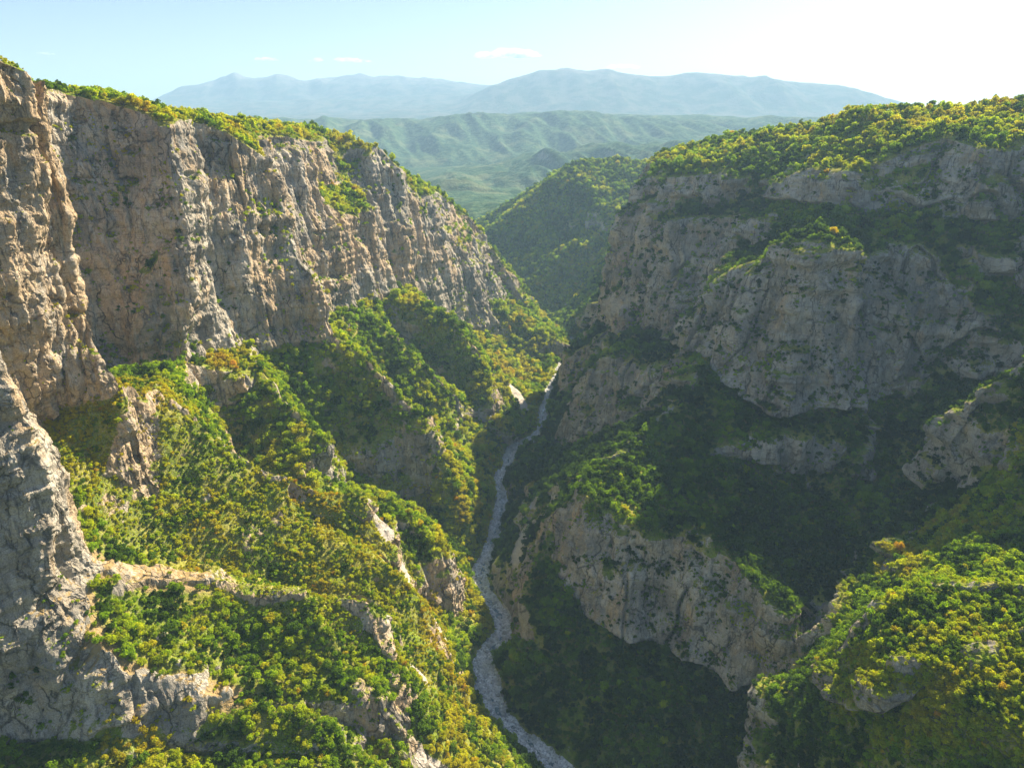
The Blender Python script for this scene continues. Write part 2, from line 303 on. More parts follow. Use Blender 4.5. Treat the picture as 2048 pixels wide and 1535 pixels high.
    'R2': [(470.0, 400.0, -120.0), (408.9, 515.0, -179.5), (401.5, 530.0, -202.4), (393.4, 540.0, -229.2), (387.6, 536.0, -254.8), (386.6, 530.0, -280.8), (369.9, 520.0, -309.9), (334.0, 490.0, -320.9), (297.8, 450.0, -327.0), (268.3, 420.0, -332.0)],
    'R2_front': [(430.0, 300.0, -200.0), (374.3, 440.0, -245.5), (357.3, 440.0, -262.2), (331.8, 425.0, -286.9), (297.1, 400.0, -294.8)],
    'R1': [(420.0, 200.0, -190.0), (340.0, 280.0, -235.0), (299.7, 330.0, -254.5), (271.4, 350.0, -267.6), (251.6, 352.0, -271.4), (228.2, 350.0, -284.3), (211.7, 346.0, -308.4), (201.4, 337.0, -336.4)],
    'R1_b': [(216.1, 303.0, -284.2), (237.3, 290.0, -275.4), (276.6, 296.0, -257.0)],
    'R1_foot': [(268.3, 420.0, -332.0), (238.7, 400.0, -342.8), (218.9, 388.0, -359.3), (196.3, 365.0, -368.8), (182.0, 345.0, -388.1), (165.0, 290.0, -405.0), (160.0, 240.0, -415.0), (172.0, 60.0, -430.0)],
    'R1_front': [(202.5, 312.0, -326.9), (212.0, 293.0, -318.2), (220.4, 276.0, -296.2), (247.5, 250.0, -268.3), (330.0, 60.0, -310.0)],
    'S_top': [(1500.0, 1900.0, -60.0), (900.0, 2300.0, -100.0), (449.3, 2250.0, -126.0), (330.2, 2300.0, -118.1), (202.2, 2300.0, -124.2), (120.9, 2260.0, -178.1), (41.3, 2230.0, -239.8), (-38.0, 2200.0, -302.8), (-106.9, 2300.0, -374.0), (-220.0, 2500.0, -400.0)],
    'S_c1': [(449.3, 2250.0, -126.0), (316.8, 1950.0, -261.5), (258.0, 1900.0, -336.4), (199.3, 1840.0, -407.4), (126.3, 1740.0, -478.5)],
    'S_c2': [(366.2, 1800.0, -191.1), (268.2, 1600.0, -354.3), (183.0, 1560.0, -404.8), (160.0, 1530.0, -463.0)],
    'S_rk': [(242.4, 2050.0, -224.7), (255.1, 2100.0, -215.7)],
    'S_k2': [(264.1, 1960.0, -304.6), (176.6, 1930.0, -313.8), (105.4, 1880.0, -388.2), (49.4, 1830.0, -460.8)],
    'S_g': [(261.4, 1720.0, -355.1), (194.2, 1660.0, -418.0), (131.2, 1630.0, -467.4)],
    'S_g2': [(183.1, 1990.0, -352.4), (80.1, 1950.0, -373.8), (22.4, 1880.0, -430.4)],
    'S_far': [(1500.0, 2900.0, -330.0), (600.0, 2900.0, -340.0), (200.0, 2900.0, -350.0), (-100.0, 2900.0, -380.0), (-420.0, 2500.0, -470.0)],
    'far_l': [(-700.0, 2300.0, -330.0), (-600.0, 2900.0, -340.0), (-900.0, 2900.0, -340.0)],
    'S_r': [(500.0, 1700.0, -200.0), (900.0, 1700.0, -150.0)],
}
SCREE = [      # stony chutes: half width, plan polyline
    (15.0, [(-7.9, 1110.0), (17.8, 1070.0)]),
    (4.0, [(-30.4, 1140.0), (-7.9, 1110.0)]),
    (8.0, [(-118.9, 520.0), (-99.6, 505.0), (-65.1, 480.0)]),
    (3.5, [(-51.4, 600.0), (-46.4, 600.0)]),
    (7.0, [(27.0, 700.0), (3.2, 610.0), (-6.1, 580.0)]),
    (4.0, [(-73.3, 402.0), (-67.8, 402.0)]),
    (6.0, [(-59.5, 345.0), (-49.4, 345.0)]),
    (3.0, [(-73.1, 580.0), (-59.7, 570.0)]),
]
PINNACLE = [
    (353.1, 760.0, -122.5, 13, 0.8),
    (358.7, 748.0, -135.2, 12, 0.62),
    (367.5, 745.0, -130.8, 13, 0.66),
    (378.0, 748.0, -127.0, 12, 0.4),
    (379.6, 742.0, -139.5, 11, 0.5),
    (386.2, 738.0, -146.9, 10, 0.7),
    (361.2, 738.0, -144.2, 11, 0.7),
    (368.4, 735.0, -146.3, 10, 0.55),
    (350.0, 728.0, -161.2, 6, 0.7),
    (352.0, 722.0, -176.3, 6, 0.72),
    (359.2, 730.0, -153.4, 9, 0.6),
]
# distant ground: rows of (distance, [(tangent of bearing, height), ...]) in metres
FAR = [
    (2350, [(-1, -350), (-.15, -352), (0, -385), (.2, -345), (1, -340)]),
    (2950, [(-1, -345), (-.2, -345), (-.13, -322), (-.02, -312), (.03, -330), (.2, -340), (1, -340)]),
    (3350, [(-1, -340), (-.14, -330), (-.11, -318), (-.06, -312), (-.02, -322), (.03, -345), (1, -340)]),
    (3700, [(-1, -350), (-.1, -360), (0, -370), (1, -340)]),
    (4500, [(-1, -300), (-.18, -380), (-.12, -330), (-.05, -275), (0, -235), (.08, -190), (.14, -160), (.2, -150), (.3, -165), (1, -100)]),
    (5200, [(-1, -260), (-.15, -330), (0, -300), (.2, -250), (1, -200)]),
    (7000, [(-1, 20), (-.34, 0), (-.24, 12), (-.16, 0), (-.09, 28), (-.02, 40), (.06, 62), (.13, 48), (.2, 30), (.28, 20), (1, 0)]),
    (8600, [(-1, -160), (0, -140), (1, -150)]),
    (11000, [(-1, 0), (-.1, 20), (.1, 90), (.3, 60), (.6, 0), (1, 0)]),
    (13000, [(-1.000, 0), (-0.200, 114), (-0.070, 291), (-0.040, 459), (-0.012, 618), (0.010, 715), (0.035, 799), (0.066, 816), (0.130, 781), (0.170, 724), (0.200, 706), (0.230, 741), (0.280, 737),
             (0.310, 697), (0.360, 631), (0.410, 573), (0.455, 503), (0.500, 388), (0.540, 256), (0.600, 88), (1.000, 0)]),
    (14600, [(-1, 0), (-.1, 450), (.1, 450), (1, 0)]),
    (16200, [(-1.000, 86), (-0.614, 129), (-0.512, 223), (-0.474, 481), (-0.446, 662), (-0.409, 774), (-0.391, 868), (-0.367, 911), (-0.344, 825), (-0.316, 894), (-0.298, 868), (-0.279, 769), (-0.251, 842),
             (-0.219, 903), (-0.186, 860), (-0.158, 877), (-0.121, 825), (-0.084, 782), (-0.047, 705), (-0.019, 688), (0.047, 602), (0.465, 258), (1.000, 0)]),
    (19500, [(-1, 0), (0, 0), (1, 0)]),
]

# ---------------------------------------------------------------- materials
def new_mat(name):
    m = bpy.data.materials.new(name)
    m.use_nodes = True
    m.node_tree.nodes.clear()
    return m, m.node_tree

class NB:
    """small node builder"""
    def __init__(s, t):
        s.t = t
    def n(s, ty, **kw):
        x = s.t.nodes.new(ty)
        for k, v in kw.items():
            setattr(x, k, v)
        return x
    def lk(s, a, b):
        s.t.links.new(a, b)
    def put(s, sock, v):
        if isinstance(v, bpy.types.NodeSocket):
            s.lk(v, sock)
        elif isinstance(v, (tuple, list)) and len(v) == 3 and sock.type == 'RGBA':
            sock.default_value = (*v, 1)
        else:
            sock.default_value = v
    def mix(s, f, a, b, mode='MIX'):
        x = s.n('ShaderNodeMix', data_type='RGBA', blend_type=mode)
        s.put(x.inputs[0], f); s.put(x.inputs[6], a); s.put(x.inputs[7], b)
        return x.outputs[2]
    def math(s, op, a, b=0.0, clamp=False):
        x = s.n('ShaderNodeMath', operation=op, use_clamp=clamp)
        s.put(x.inputs[0], a); s.put(x.inputs[1], b)
        return x.outputs[0]
    def ramp(s, v, lo, hi, a=0.0, b=1.0):
        x = s.n('ShaderNodeMapRange', interpolation_type='SMOOTHSTEP')
        s.put(x.inputs[0], v); s.put(x.inputs[1], lo); s.put(x.inputs[2], hi); s.put(x.inputs[3], a); s.put(x.inputs[4], b)
        return x.outputs[0]
    def noise(s, co, scale, detail=4, rough=.55, stretch=None, dist=0):
        if stretch:
            m = s.n('ShaderNodeMapping')
            s.lk(co, m.inputs[0]); m.inputs['Scale'].default_value = stretch
            co = m.outputs[0]
        x = s.n('ShaderNodeTexNoise')
        s.lk(co, x.inputs['Vector'])
        x.inputs['Scale'].default_value = scale; x.inputs['Detail'].default_value = detail
        x.inputs['Roughness'].default_value = rough; x.inputs['Distortion'].default_value = dist
        return x.outputs[0]
    def attr(s, name, ty='GEOMETRY'):
        x = s.n('ShaderNodeAttribute', attribute_name=name, attribute_type=ty)
        return x.outputs['Fac']

def ground_material():
    m, t = new_mat('canyon_ground')
    b = NB(t)
    geo = b.n('ShaderNodeNewGeometry')
    co = geo.outputs['Position']
    rock, scree, dry, ochre = b.attr('rock'), b.attr('scree'), b.attr('dry'), b.attr('ochre')
    # limestone: grey to cream, ochre where it broke off freshly, dark water streaks, thin bedding lines
    big = b.noise(co, .02, 5)
    col = b.mix(b.ramp(big, .35, .65), (.25, .225, .185), (.48, .43, .345))
    st = b.noise(co, .06, 5, .6, (1, 1, .35))
    och = b.math('MULTIPLY', b.ramp(b.math('ADD', st, b.math('MULTIPLY', ochre, .22)), .52, .72), .7)
    col = b.mix(och, col, (.52, .37, .21))
    pale = b.ramp(b.noise(co, .11, 4, .6, (1, 1, .3)), .56, .7)
    col = b.mix(b.math('MULTIPLY', pale, .6), col, (.55, .52, .46))
    streak = b.ramp(b.noise(co, .35, 4, .65, (1, 1, .06), .3), .53, .68)
    col = b.mix(b.math('MULTIPLY', streak, .6), col, (.055, .052, .055))
    blot = b.ramp(b.noise(co, .05, 6, .7), .55, .7)
    col = b.mix(b.math('MULTIPLY', blot, .7), col, (.065, .06, .052))
    bed = b.ramp(b.noise(co, .9, 3, .6, (.06, .06, 1), .2), .57, .66)
    col = b.mix(b.math('MULTIPLY', bed, .4), col, (.10, .09, .075))
    fine = b.noise(co, 1.4, 5, .7)
    col = b.mix(.5, col, b.mix(b.ramp(fine, .3, .7), (.25, .25, .25), (.85, .85, .85)), 'OVERLAY')
    def joints(sc, zs, wd, seed):
        mp = b.n('ShaderNodeMapping'); mp.inputs['Scale'].default_value = (1, 1, zs); mp.inputs['Location'].default_value = (seed, seed, 0)
        wn = b.n('ShaderNodeTexNoise'); wn.inputs['Scale'].default_value = sc * 1.6; wn.inputs['Detail'].default_value = 4
        b.lk(co, wn.inputs['Vector'])
        vm = b.n('ShaderNodeVectorMath', operation='MULTIPLY_ADD')
        b.lk(wn.outputs['Color'], vm.inputs[0]); vm.inputs[1].default_value = (.9 / sc,) * 3; b.lk(co, vm.inputs[2])
        b.lk(vm.outputs[0], mp.inputs[0])
        vo = b.n('ShaderNodeTexVoronoi', feature='DISTANCE_TO_EDGE'); vo.inputs['Scale'].default_value = sc
        b.lk(mp.outputs[0], vo.inputs['Vector'])
        return b.ramp(vo.outputs['Distance'], .0, wd, 1, 0)
    j1 = b.math('MULTIPLY', joints(.055, .35, .05, 3), b.ramp(b.noise(co, .03, 3), .4, .6))
    j2 = b.math('MULTIPLY', joints(.22, .5, .07, 8), b.ramp(b.noise(co, .09, 3), .45, .65))
    jt = b.math('MAXIMUM', j1, b.math('MULTIPLY', j2, .7))
    col = b.mix(b.math('MULTIPLY', jt, .75), col, (.045, .042, .036))
    rockc = col
    # soil and grass between the shrubs
    g1 = b.noise(co, .05, 5, .6)
    soil = b.mix(b.ramp(g1, .4, .62), (.19, .25, .022), (.33, .31, .06))
    soil = b.mix(b.math('MULTIPLY', b.ramp(b.noise(co, .4, 4, .7), .45, .65), .6), soil, (.07, .085, .018))
    soil = b.mix(b.ramp(b.math('ADD', dry, b.math('MULTIPLY', b.noise(co, .15, 4), .5)), .55, .85), soil, (.36, .26, .12))
    # rock shows where it is steep
    sep = b.n('ShaderNodeSeparateXYZ'); b.lk(geo.outputs['Normal'], sep.inputs[0])
    steep = b.math('SUBTRACT', 1.0, sep.outputs[2])
    stn = b.math('MULTIPLY', b.ramp(b.noise(co, 1.1, 5, .75), .54, .62), b.ramp(steep, .12, .4, .12, .75))
    soil = b.mix(stn, soil, (.34, .31, .25))
    rk = b.math('ADD', b.math('MULTIPLY', rock, 1.0), b.math('MULTIPLY', b.math('SUBTRACT', steep, .55), 1.1))
    rk = b.math('ADD', rk, b.math('MULTIPLY', b.math('SUBTRACT', b.noise(co, .12, 5, .65), .5), 1.1))
    rk = b.ramp(rk, .52, .68)
    col = b.mix(rk, soil, rockc)
    sc = b.mix(b.ramp(b.noise(co, .8, 4, .7), .35, .65), (.42, .37, .31), (.60, .54, .47))
    col = b.mix(b.ramp(b.math('ADD', scree, b.math('MULTIPLY', b.math('SUBTRACT', b.noise(co, .25, 4, .7), .5), .9)), .4, .6), col, sc)
    bm = b.n('ShaderNodeBump'); bm.inputs['Strength'].default_value = .9; bm.inputs['Distance'].default_value = 1.0
    h = b.math('ADD', b.math('MULTIPLY', b.noise(co, .45, 6, .7), 1.6), b.math('MULTIPLY', b.noise(co, .5, 4, .6, (1, 1, .12)), 1.2))
    h = b.math('SUBTRACT', h, b.math('MULTIPLY', jt, 1.6))
    b.lk(h, bm.inputs['Height'])
    p = b.n('ShaderNodeBsdfDiffuse'); b.lk(col, p.inputs[0]); b.lk(bm.outputs[0], p.inputs['Normal'])
    o = b.n('ShaderNodeOutputMaterial'); b.lk(p.outputs[0], o.inputs[0])
    return m

def riverbed_material():
    m, t = new_mat('river_stones')
    b = NB(t)
    geo = b.n('ShaderNodeNewGeometry'); co = geo.outputs['Position']
    v = b.n('ShaderNodeTexVoronoi'); v.inputs['Scale'].default_value = .55; b.lk(co, v.inputs['Vector'])
    v2 = b.n('ShaderNodeTexVoronoi'); v2.inputs['Scale'].default_value = 1.6; b.lk(co, v2.inputs['Vector'])
    hs = b.n('ShaderNodeSeparateColor'); b.lk(v.outputs['Color'], hs.inputs[0])
    col = b.mix(hs.outputs[0], (.58, .58, .57), (.85, .84, .81))
    col = b.mix(b.math('MULTIPLY', b.ramp(v.outputs['Distance'], .45, .9), .7), col, (.12, .12, .12))
    col = b.mix(b.math('MULTIPLY', b.ramp(b.noise(co, .08, 4), .45, .6), .4), col, (.36, .33, .27))
    bm = b.n('ShaderNodeBump'); bm.inputs['Strength'].default_value = 1; bm.inputs['Distance'].default_value = .8; bm.invert = True
    b.lk(b.math('ADD', v.outputs['Distance'], b.math('MULTIPLY', v2.outputs['Distance'], .4)), bm.inputs['Height'])
    p = b.n('ShaderNodeBsdfDiffuse'); b.lk(col, p.inputs[0]); b.lk(bm.outputs[0], p.inputs['Normal'])
    o = b.n('ShaderNodeOutputMaterial'); b.lk(p.outputs[0], o.inputs[0])
    return m

def stone_material(name, a, c):
    m, t = new_mat(name)
    b = NB(t)
    oi = b.n('ShaderNodeObjectInfo'); geo = b.n('ShaderNodeNewGeometry')
    col = b.mix(oi.outputs['Random'], a, c)
    col = b.mix(b.ramp(b.noise(geo.outputs['Position'], 1.2, 4), .35, .7), col, b.mix(.5, col, (.2, .19, .18)))
    p = b.n('ShaderNodeBsdfDiffuse'); b.lk(col, p.inputs[0])
    o = b.n('ShaderNodeOutputMaterial'); b.lk(p.outputs[0], o.inputs[0])
    return m

def leaf_material(name, ty):
    """tint 0 darkest green, .35 mid green, .6 yellow green, .85 gold, 1 rust; read from the instance or from the object"""
    m, t = new_mat(name)
    b = NB(t)
    tint = b.attr('tint', ty)
    oi = b.n('ShaderNodeObjectInfo')
    r = b.n('ShaderNodeValToRGB')
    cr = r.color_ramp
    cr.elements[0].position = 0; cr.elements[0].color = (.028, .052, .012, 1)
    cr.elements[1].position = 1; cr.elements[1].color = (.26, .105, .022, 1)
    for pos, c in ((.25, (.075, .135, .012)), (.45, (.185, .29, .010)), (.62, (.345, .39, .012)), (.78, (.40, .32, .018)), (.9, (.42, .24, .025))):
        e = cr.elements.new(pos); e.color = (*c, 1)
    b.lk(tint, r.inputs[0])
    geo = b.n('ShaderNodeNewGeometry')
    n = b.noise(geo.outputs['Position'], .9, 2)
    k = b.math('ADD', b.math('MULTIPLY', oi.outputs['Random'], .35), b.math('MULTIPLY', n, .9))
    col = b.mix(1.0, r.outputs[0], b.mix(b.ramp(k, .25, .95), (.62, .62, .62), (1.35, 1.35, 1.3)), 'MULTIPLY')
    d = b.n('ShaderNodeBsdfDiffuse'); b.lk(col, d.inputs[0])
    tr = b.n('ShaderNodeBsdfTranslucent')
    b.lk(b.mix(1.0, col, (1.7, 1.7, .6), 'MULTIPLY'), tr.inputs[0])
    ms = b.n('ShaderNodeMixShader'); ms.inputs[0].default_value = .5
    b.lk(d.outputs[0], ms.inputs[1]); b.lk(tr.outputs[0], ms.inputs[2])
    o = b.n('ShaderNodeOutputMaterial'); b.lk(ms.outputs[0], o.inputs[0])
    return m

def bark_material():
    m, t = new_mat('bark')
    b = NB(t)
    geo = b.n('ShaderNodeNewGeometry')
    col = b.mix(b.noise(geo.outputs['Position'], 3, 3, .6, (1, 1, .2)), (.07, .055, .04), (.17, .14, .11))
    p = b.n('ShaderNodeBsdfDiffuse'); b.lk(col, p.inputs[0])
    o = b.n('ShaderNodeOutputMaterial'); b.lk(p.outputs[0], o.inputs[0])
    return m

def far_material(name, kind):
    m, t = new_mat(name)
    b = NB(t)
    geo = b.n('ShaderNodeNewGeometry'); co = geo.outputs['Position']
    sep = b.n('ShaderNodeSeparateXYZ'); b.lk(geo.outputs['Normal'], sep.inputs[0])
    n1 = b.noise(co, .004, 6, .6); n2 = b.noise(co, .03, 5, .65)
    if kind == 'hills':
        col = b.mix(b.ramp(n2, .42, .6), (.035, .078, .045), (.10, .15, .075))
        col = b.mix(b.math('MULTIPLY', b.ramp(n1, .5, .62), .7), col, (.16, .18, .095))
        col = b.mix(b.math('MULTIPLY', b.ramp(sep.outputs[2], .72, .5), .8), col, (.32, .29, .25))
        col = b.mix(b.math('MULTIPLY', b.ramp(b.noise(co, .012, 5, .7), .5, .56), .6), col, (.025, .06, .032))
        d = 22.0
    else:
        col = b.mix(b.ramp(n1, .4, .6), (.04, .06, .035), (.12, .11, .08))
        sz = b.n('ShaderNodeSeparateXYZ'); b.lk(co, sz.inputs[0])
        col = b.mix(b.ramp(b.math('ADD', sz.outputs[2], b.math('MULTIPLY', n1, 500)), 750, 1300), col, (.24, .225, .21))
        d = 40.0
    bm = b.n('ShaderNodeBump'); bm.inputs['Strength'].default_value = .8; bm.inputs['Distance'].default_value = d
    b.lk(n2, bm.inputs['Height'])
    p = b.n('ShaderNodeBsdfDiffuse'); b.lk(col, p.inputs[0]); b.lk(bm.outputs[0], p.inputs['Normal'])
    o = b.n('ShaderNodeOutputMaterial'); b.lk(p.outputs[0], o.inputs[0])
    return m

M_ground = ground_material()
M_bed = riverbed_material()
M_boulder = stone_material('boulder_stone', (.34, .33, .31), (.66, .64, .60))
M_leaf_i = leaf_material('foliage_forest', 'INSTANCER')
M_leaf_o = leaf_material('foliage_tree', 'OBJECT')
M_bark = bark_material()
M_hills = far_material('far_hills_cover', 'hills')
M_mount = far_material('mountain_cover', 'mountains')

# ---------------------------------------------------------------- canyon terrain
def poly_dist(P, polys, z_too=False):
    """distance from every point to the nearest polyline (plan, or 3-D)"""
    best = np.full(len(P), 1e9, np.float32)
    k = 3 if z_too else 2
    Q = P[:, :k].astype(np.float32)
    for L in polys:
        L = np.array(L, np.float32)[:, :k]
        lo, hi = L.min(0) - 60, L.max(0) + 60
        ix = np.nonzero(((Q > lo) & (Q < hi)).all(1))[0]
        if not len(ix):
            continue
        q = Q[ix]
        bb = best[ix]
        for a, c in zip(L[:-1], L[1:]):
            d = c - a
            t = np.clip(((q - a) @ d) / max(float(d @ d), 1e-6), 0, 1)
            bb = np.minimum(bb, np.linalg.norm(q - a - t[:, None] * d, axis=1))
        best[ix] = bb
    return best

def build_tin():
    pts, edges = [], []
    for n, L in LINES.items():
        k = len(pts)
        pts += L
        edges += [(k + i, k + i + 1) for i in range(len(L) - 1)]
    for x, y, z in ((-2500, -200, 60), (-2500, 3000, -350), (2500, -200, 60), (2500, 3000, -345), (0, 3000, -352),
                    (-1500, 60, 60), (-1500, 1500, -60), (-1200, 3000, -350), (1200, 3000, -345), (-900, -200, 60), (900, -200, 40),
                    (100, -200, -480), (-262, -200, -380), (200, -200, -430), (-480, -200, -250)):
        pts.append((x, y, z))
    vo, eo, fo, ov, oe, of = delaunay_2d_cdt([Vector((p[0], p[1])) for p in pts], edges, [], 0, 0.01, True)
    V = np.zeros((len(vo), 3))
    for i, v in enumerate(vo):
        V[i, 0], V[i, 1] = v.x, v.y
        if ov[i]:
            V[i, 2] = np.mean([pts[j][2] for j in ov[i]])
        else:
            d = sorted((math.hypot(p[0] - v.x, p[1] - v.y), p[2]) for p in pts)
            V[i, 2] = (d[0][1] + d[1][1]) / 2
            print('extra vertex at', v)
    F = np.array([f[:3] for f in fo], np.int64)
    n = np.cross(V[F[:, 1]] - V[F[:, 0]], V[F[:, 2]] - V[F[:, 0]])
    flip = n[:, 2] < 0
    F[flip] = F[flip][:, ::-1]
    return V, F

def length3(P):
    return np.linalg.norm(P, axis=1)

DENS = 0.0021
def fine_target(P):
    u, v, d = cam_uv(P)
    r = length3(P)
    out = np.maximum(np.abs(u) - 1.12, np.abs(v) - .87)
    out = np.where(d < 5, 3.0, out)
    f = 1 + 7 * smooth(0, .5, out)
    return np.maximum(r * DENS, .55) * f

V, F = build_tin()
tag = np.zeros(len(F), np.int64)
V, F, tag = refine(V, F, tag, lambda p: np.clip(length3(p) * 0.02, 8, 40))
bed0 = V[:, 2] < -477.0
V = laplace(V, F, 0.4, pin=bed0, it=1)

def warp(P):
    """natural wander of every edge, and the overhang of the near left cliffs"""
    P = P.copy()
    near_k = np.clip(length3(P) / 800, .3, 1.1)[:, None]
    keep = smooth(-478, -455, P[:, 2])[:, None]
    Q = P.copy()
    P[:, :2] += keep * np.stack([fbm(Q, 1 / 95, 3, 1), fbm(Q, 1 / 95, 3, 2)], 1) * 13 * near_k
    P[:, 2] += keep[:, 0] * fbm(Q, 1 / 70, 3, 5) * 7
    lean = .25 * (1 - smooth(560, 700, P[:, 1])) * np.clip(30 - P[:, 2], 0, None)
    x0, xs = P[:, 0].copy(), P[:, 0].copy()
    for _ in range(12):
        xs = x0 - lean * smooth(60, 200, -xs)
    P[:, 0] = xs
    return P

V = warp(V)
RIV = np.array(LINES['river'][2:])
def densify(L):
    out = [L[0]]
    for a, b in zip(L[:-1], L[1:]):
        n = max(1, int(math.dist(a, b) / 6))
        out += [tuple(a[i] + (b[i] - a[i]) * k / n for i in range(3)) for k in range(1, n + 1)]
    return np.array(out, float)
LW = {n: (LINES[n] if n in ('river', 'bank_l', 'bank_r') else [tuple(q) for q in warp(densify(L))]) for n, L in LINES.items()}
V, F, tag = refine(V, F, tag, fine_target)
print('terrain', len(V), len(F))

def shape_terrain(V, F):
    N = vnormals(V, F)
    S = laplace(N, F, .6, it=4)
    S /= length3(S)[:, None] + 1e-9
    steep = 1 - S[:, 2]
    c = smooth(.38, .56, steep + .16 * fbm(V, 1 / 40, 3, 9) + .07 * ((V[:, 0] > 60) & (V[:, 2] > -330) & (V[:, 1] < 1500) & (V[:, 1] > 460)))
    # the spurs under the left wall are wooded; bare rock stays near their broken feet
    zb = np.interp(V[:, 1], [400, 440, 500, 600, 760, 1000, 1130, 1300, 1400], [-184, -164, -190, -222, -233, -249, -272, -385, -440]) - 5
    riv = RIV
    low = (V[:, 0] < np.interp(V[:, 1], riv[:, 1], riv[:, 0])) & (V[:, 2] < zb) & (V[:, 1] < 1300)
    l0 = np.array(LW['L0'][12:]); l0 = l0[np.argsort(l0[:, 0])]
    low &= V[:, 1] > np.interp(V[:, 0], l0[:, 0], l0[:, 1]) + 1
    low |= (V[:, 0] > 320) & (V[:, 1] >= 400) & (V[:, 1] < 585) & (V[:, 2] < -125) & (V[:, 1] < 800 - .45 * V[:, 0])
    low |= (V[:, 0] > 150) & (V[:, 1] < 400) & (V[:, 2] < -190)
    fd = poly_dist(V, [LW[k] for k in ('L3a_foot', 'L3a_ctop', 'L2_foot', 'L1_foot', 'L3b_foot', 'L4_foot')], True)
    c = np.where(low, c * (.12 + .88 * np.maximum(np.exp(-(fd / 21) ** 2), smooth(.66, .8, steep))), c)
    c = laplace(c[:, None], F, .6, it=3)[:, 0]
    H = S.copy(); H[:, 2] *= .15
    H /= length3(H)[:, None] + 1e-9
    bed_d = poly_dist(V, [LINES['river']])
    keep = smooth(8, 24, bed_d) * smooth(-479.5, -466, V[:, 2])
    keep = np.maximum(keep, smooth(-470, -460, V[:, 2]))
    r = length3(V)
    scale = np.clip(r / 700, .75, 1.35)
    # vertical buttresses and cracks
    def ridge(f, fz, s, p=1.0):
        return 1 - 2 * np.abs(noise(V, f, f, fz, s)) ** p
    big_k = np.clip(r / 750, .38, 1.15) * (1 + .55 * smooth(60, 120, V[:, 0]))
    w1 = V + 7 * np.stack([fbm(V, 1 / 50, 2, 25), fbm(V, 1 / 50, 2, 26), 0 * r], 1)
    d = big_k * (8.0 * ridge(1 / 64, 1 / 420, 21) - 1.5)
    rt = smooth(90, 170, V[:, 0]) * smooth(1700, 1500, V[:, 1])
    d += 22 * smooth(90, 170, V[:, 0]) * smooth(1700, 1500, V[:, 1]) * ridge(1 / 125, 1 / 700, 29)
    d += big_k * (5.0 + 3 * rt) * (np.abs(noise(w1, 1 / 34, 1 / 34, 1 / 260, 22)) * 2 - .5)      # rounded pillars between sharp cracks
    d += 2.6 * (np.abs(noise(w1, 1 / 13, 1 / 13, 1 / 80, 23)) * 2 - .5)
    d += 1.1 * (np.abs(noise(w1, 1 / 4.6, 1 / 4.6, 1 / 20, 24)) * 2 - .5) * smooth(2200, 500, r)
    d -= big_k * (5.0 + 3 * rt) * smooth(.07, .0, np.abs(noise(w1, 1 / 48, 1 / 48, 1 / 400, 27))) * smooth(-.2, .2, fbm(V, 1 / 90, 2, 28))
    # bedding: ledges and overhangs at uneven heights
    zz = V.copy()
    zz[:, 2] += 9 * fbm(V, 1 / 120, 2, 31) + .06 * V[:, 1]
    st = np.tanh(3.2 * noise(zz, 1 / 260, 1 / 260, 1 / 19, 33)) * 2.1 * (.4 + big_k * .6) + np.tanh(3.5 * noise(zz, 1 / 90, 1 / 90, 1 / 6.5, 34)) * .9
    d += st * (0.55 + .9 * smooth(-.3, .5, fbm(V, 1 / 70, 2, 35)))
    d += big_k * 4.0 * fbm(V, 1 / 30, 4, 36) + 1.7 * fbm(V, 1 / 5.5, 3, 37)
    blk = noise(V, 1 / 9, 1 / 9, 1 / 13, 39)
    d += .9 * np.round(blk * 2.5)
    # caves and hollows
    d -= 6.0 * smooth(.52, .75, noise(V, 1 / 24, 1 / 24, 1 / 15, 38))
    hollow = smooth(.5, -4.5, d / np.clip(big_k, .5, 2)) * c
    V2 = V + H * (d * c * keep * .9)[:, None]
    # slopes: gullies, hummocks and ledge outcrops
    crests = [LW[k] for k in ('L0', 'L1', 'L2', 'L3a', 'L3b', 'L4', 'L0_terr', 'L0_mid', 'R1', 'R2', 'R1_b', 'm_crest', 'S_c1', 'S_c2')]
    cd = poly_dist(V, crests, True)
    cl0 = poly_dist(V, [LW['L0'][16:]], True)
    oc = smooth(.05, .40, fbm(V, 1 / 24, 4, 41) + np.clip(.55 + 1.5 * fbm(V, 1 / 26, 2, 53), 0, 1.2) * (.95 * np.exp(-(cd / 5.5) ** 2) + .6 * np.exp(-(cl0 / 8) ** 2)) - .18 + .13 * ((V[:, 0] < 0) & (V[:, 1] < 470))) * smooth(-.25, .15, fbm(V, 1 / 110, 2, 42) + .9 * np.exp(-(cd / 14) ** 2))
    v = 5.0 * fbm(V, 1 / 48, 3, 43) + 1.8 * fbm(V, 1 / 12, 3, 44) + .5 * fbm(V, 1 / 3, 2, 45)
    stp = np.tanh(3 * noise(zz, 1 / 60, 1 / 60, 1 / 9, 46))
    v += oc * (4.6 + 2.2 * fbm(V, 1 / 5, 3, 47))
    V2[:, 2] += v * (1 - c) * keep
    V2 += H * (oc * stp * 1.6 * (1 - c) * keep)[:, None]
    # river bed: low banks of stones
    b = (1 - keep) * smooth(-470, -477, V[:, 2])
    V2[:, 2] += b * (1.1 * fbm(V, 1 / 9, 3, 48) + .3 * fbm(V, 1 / 2, 2, 49))
    rock = np.clip(c * 1.1 + oc * .95, 0, 1)
    return V2, dict(rock=rock, c=c, oc=oc, bed=bed_d, low=low.astype(float), hollow=hollow)

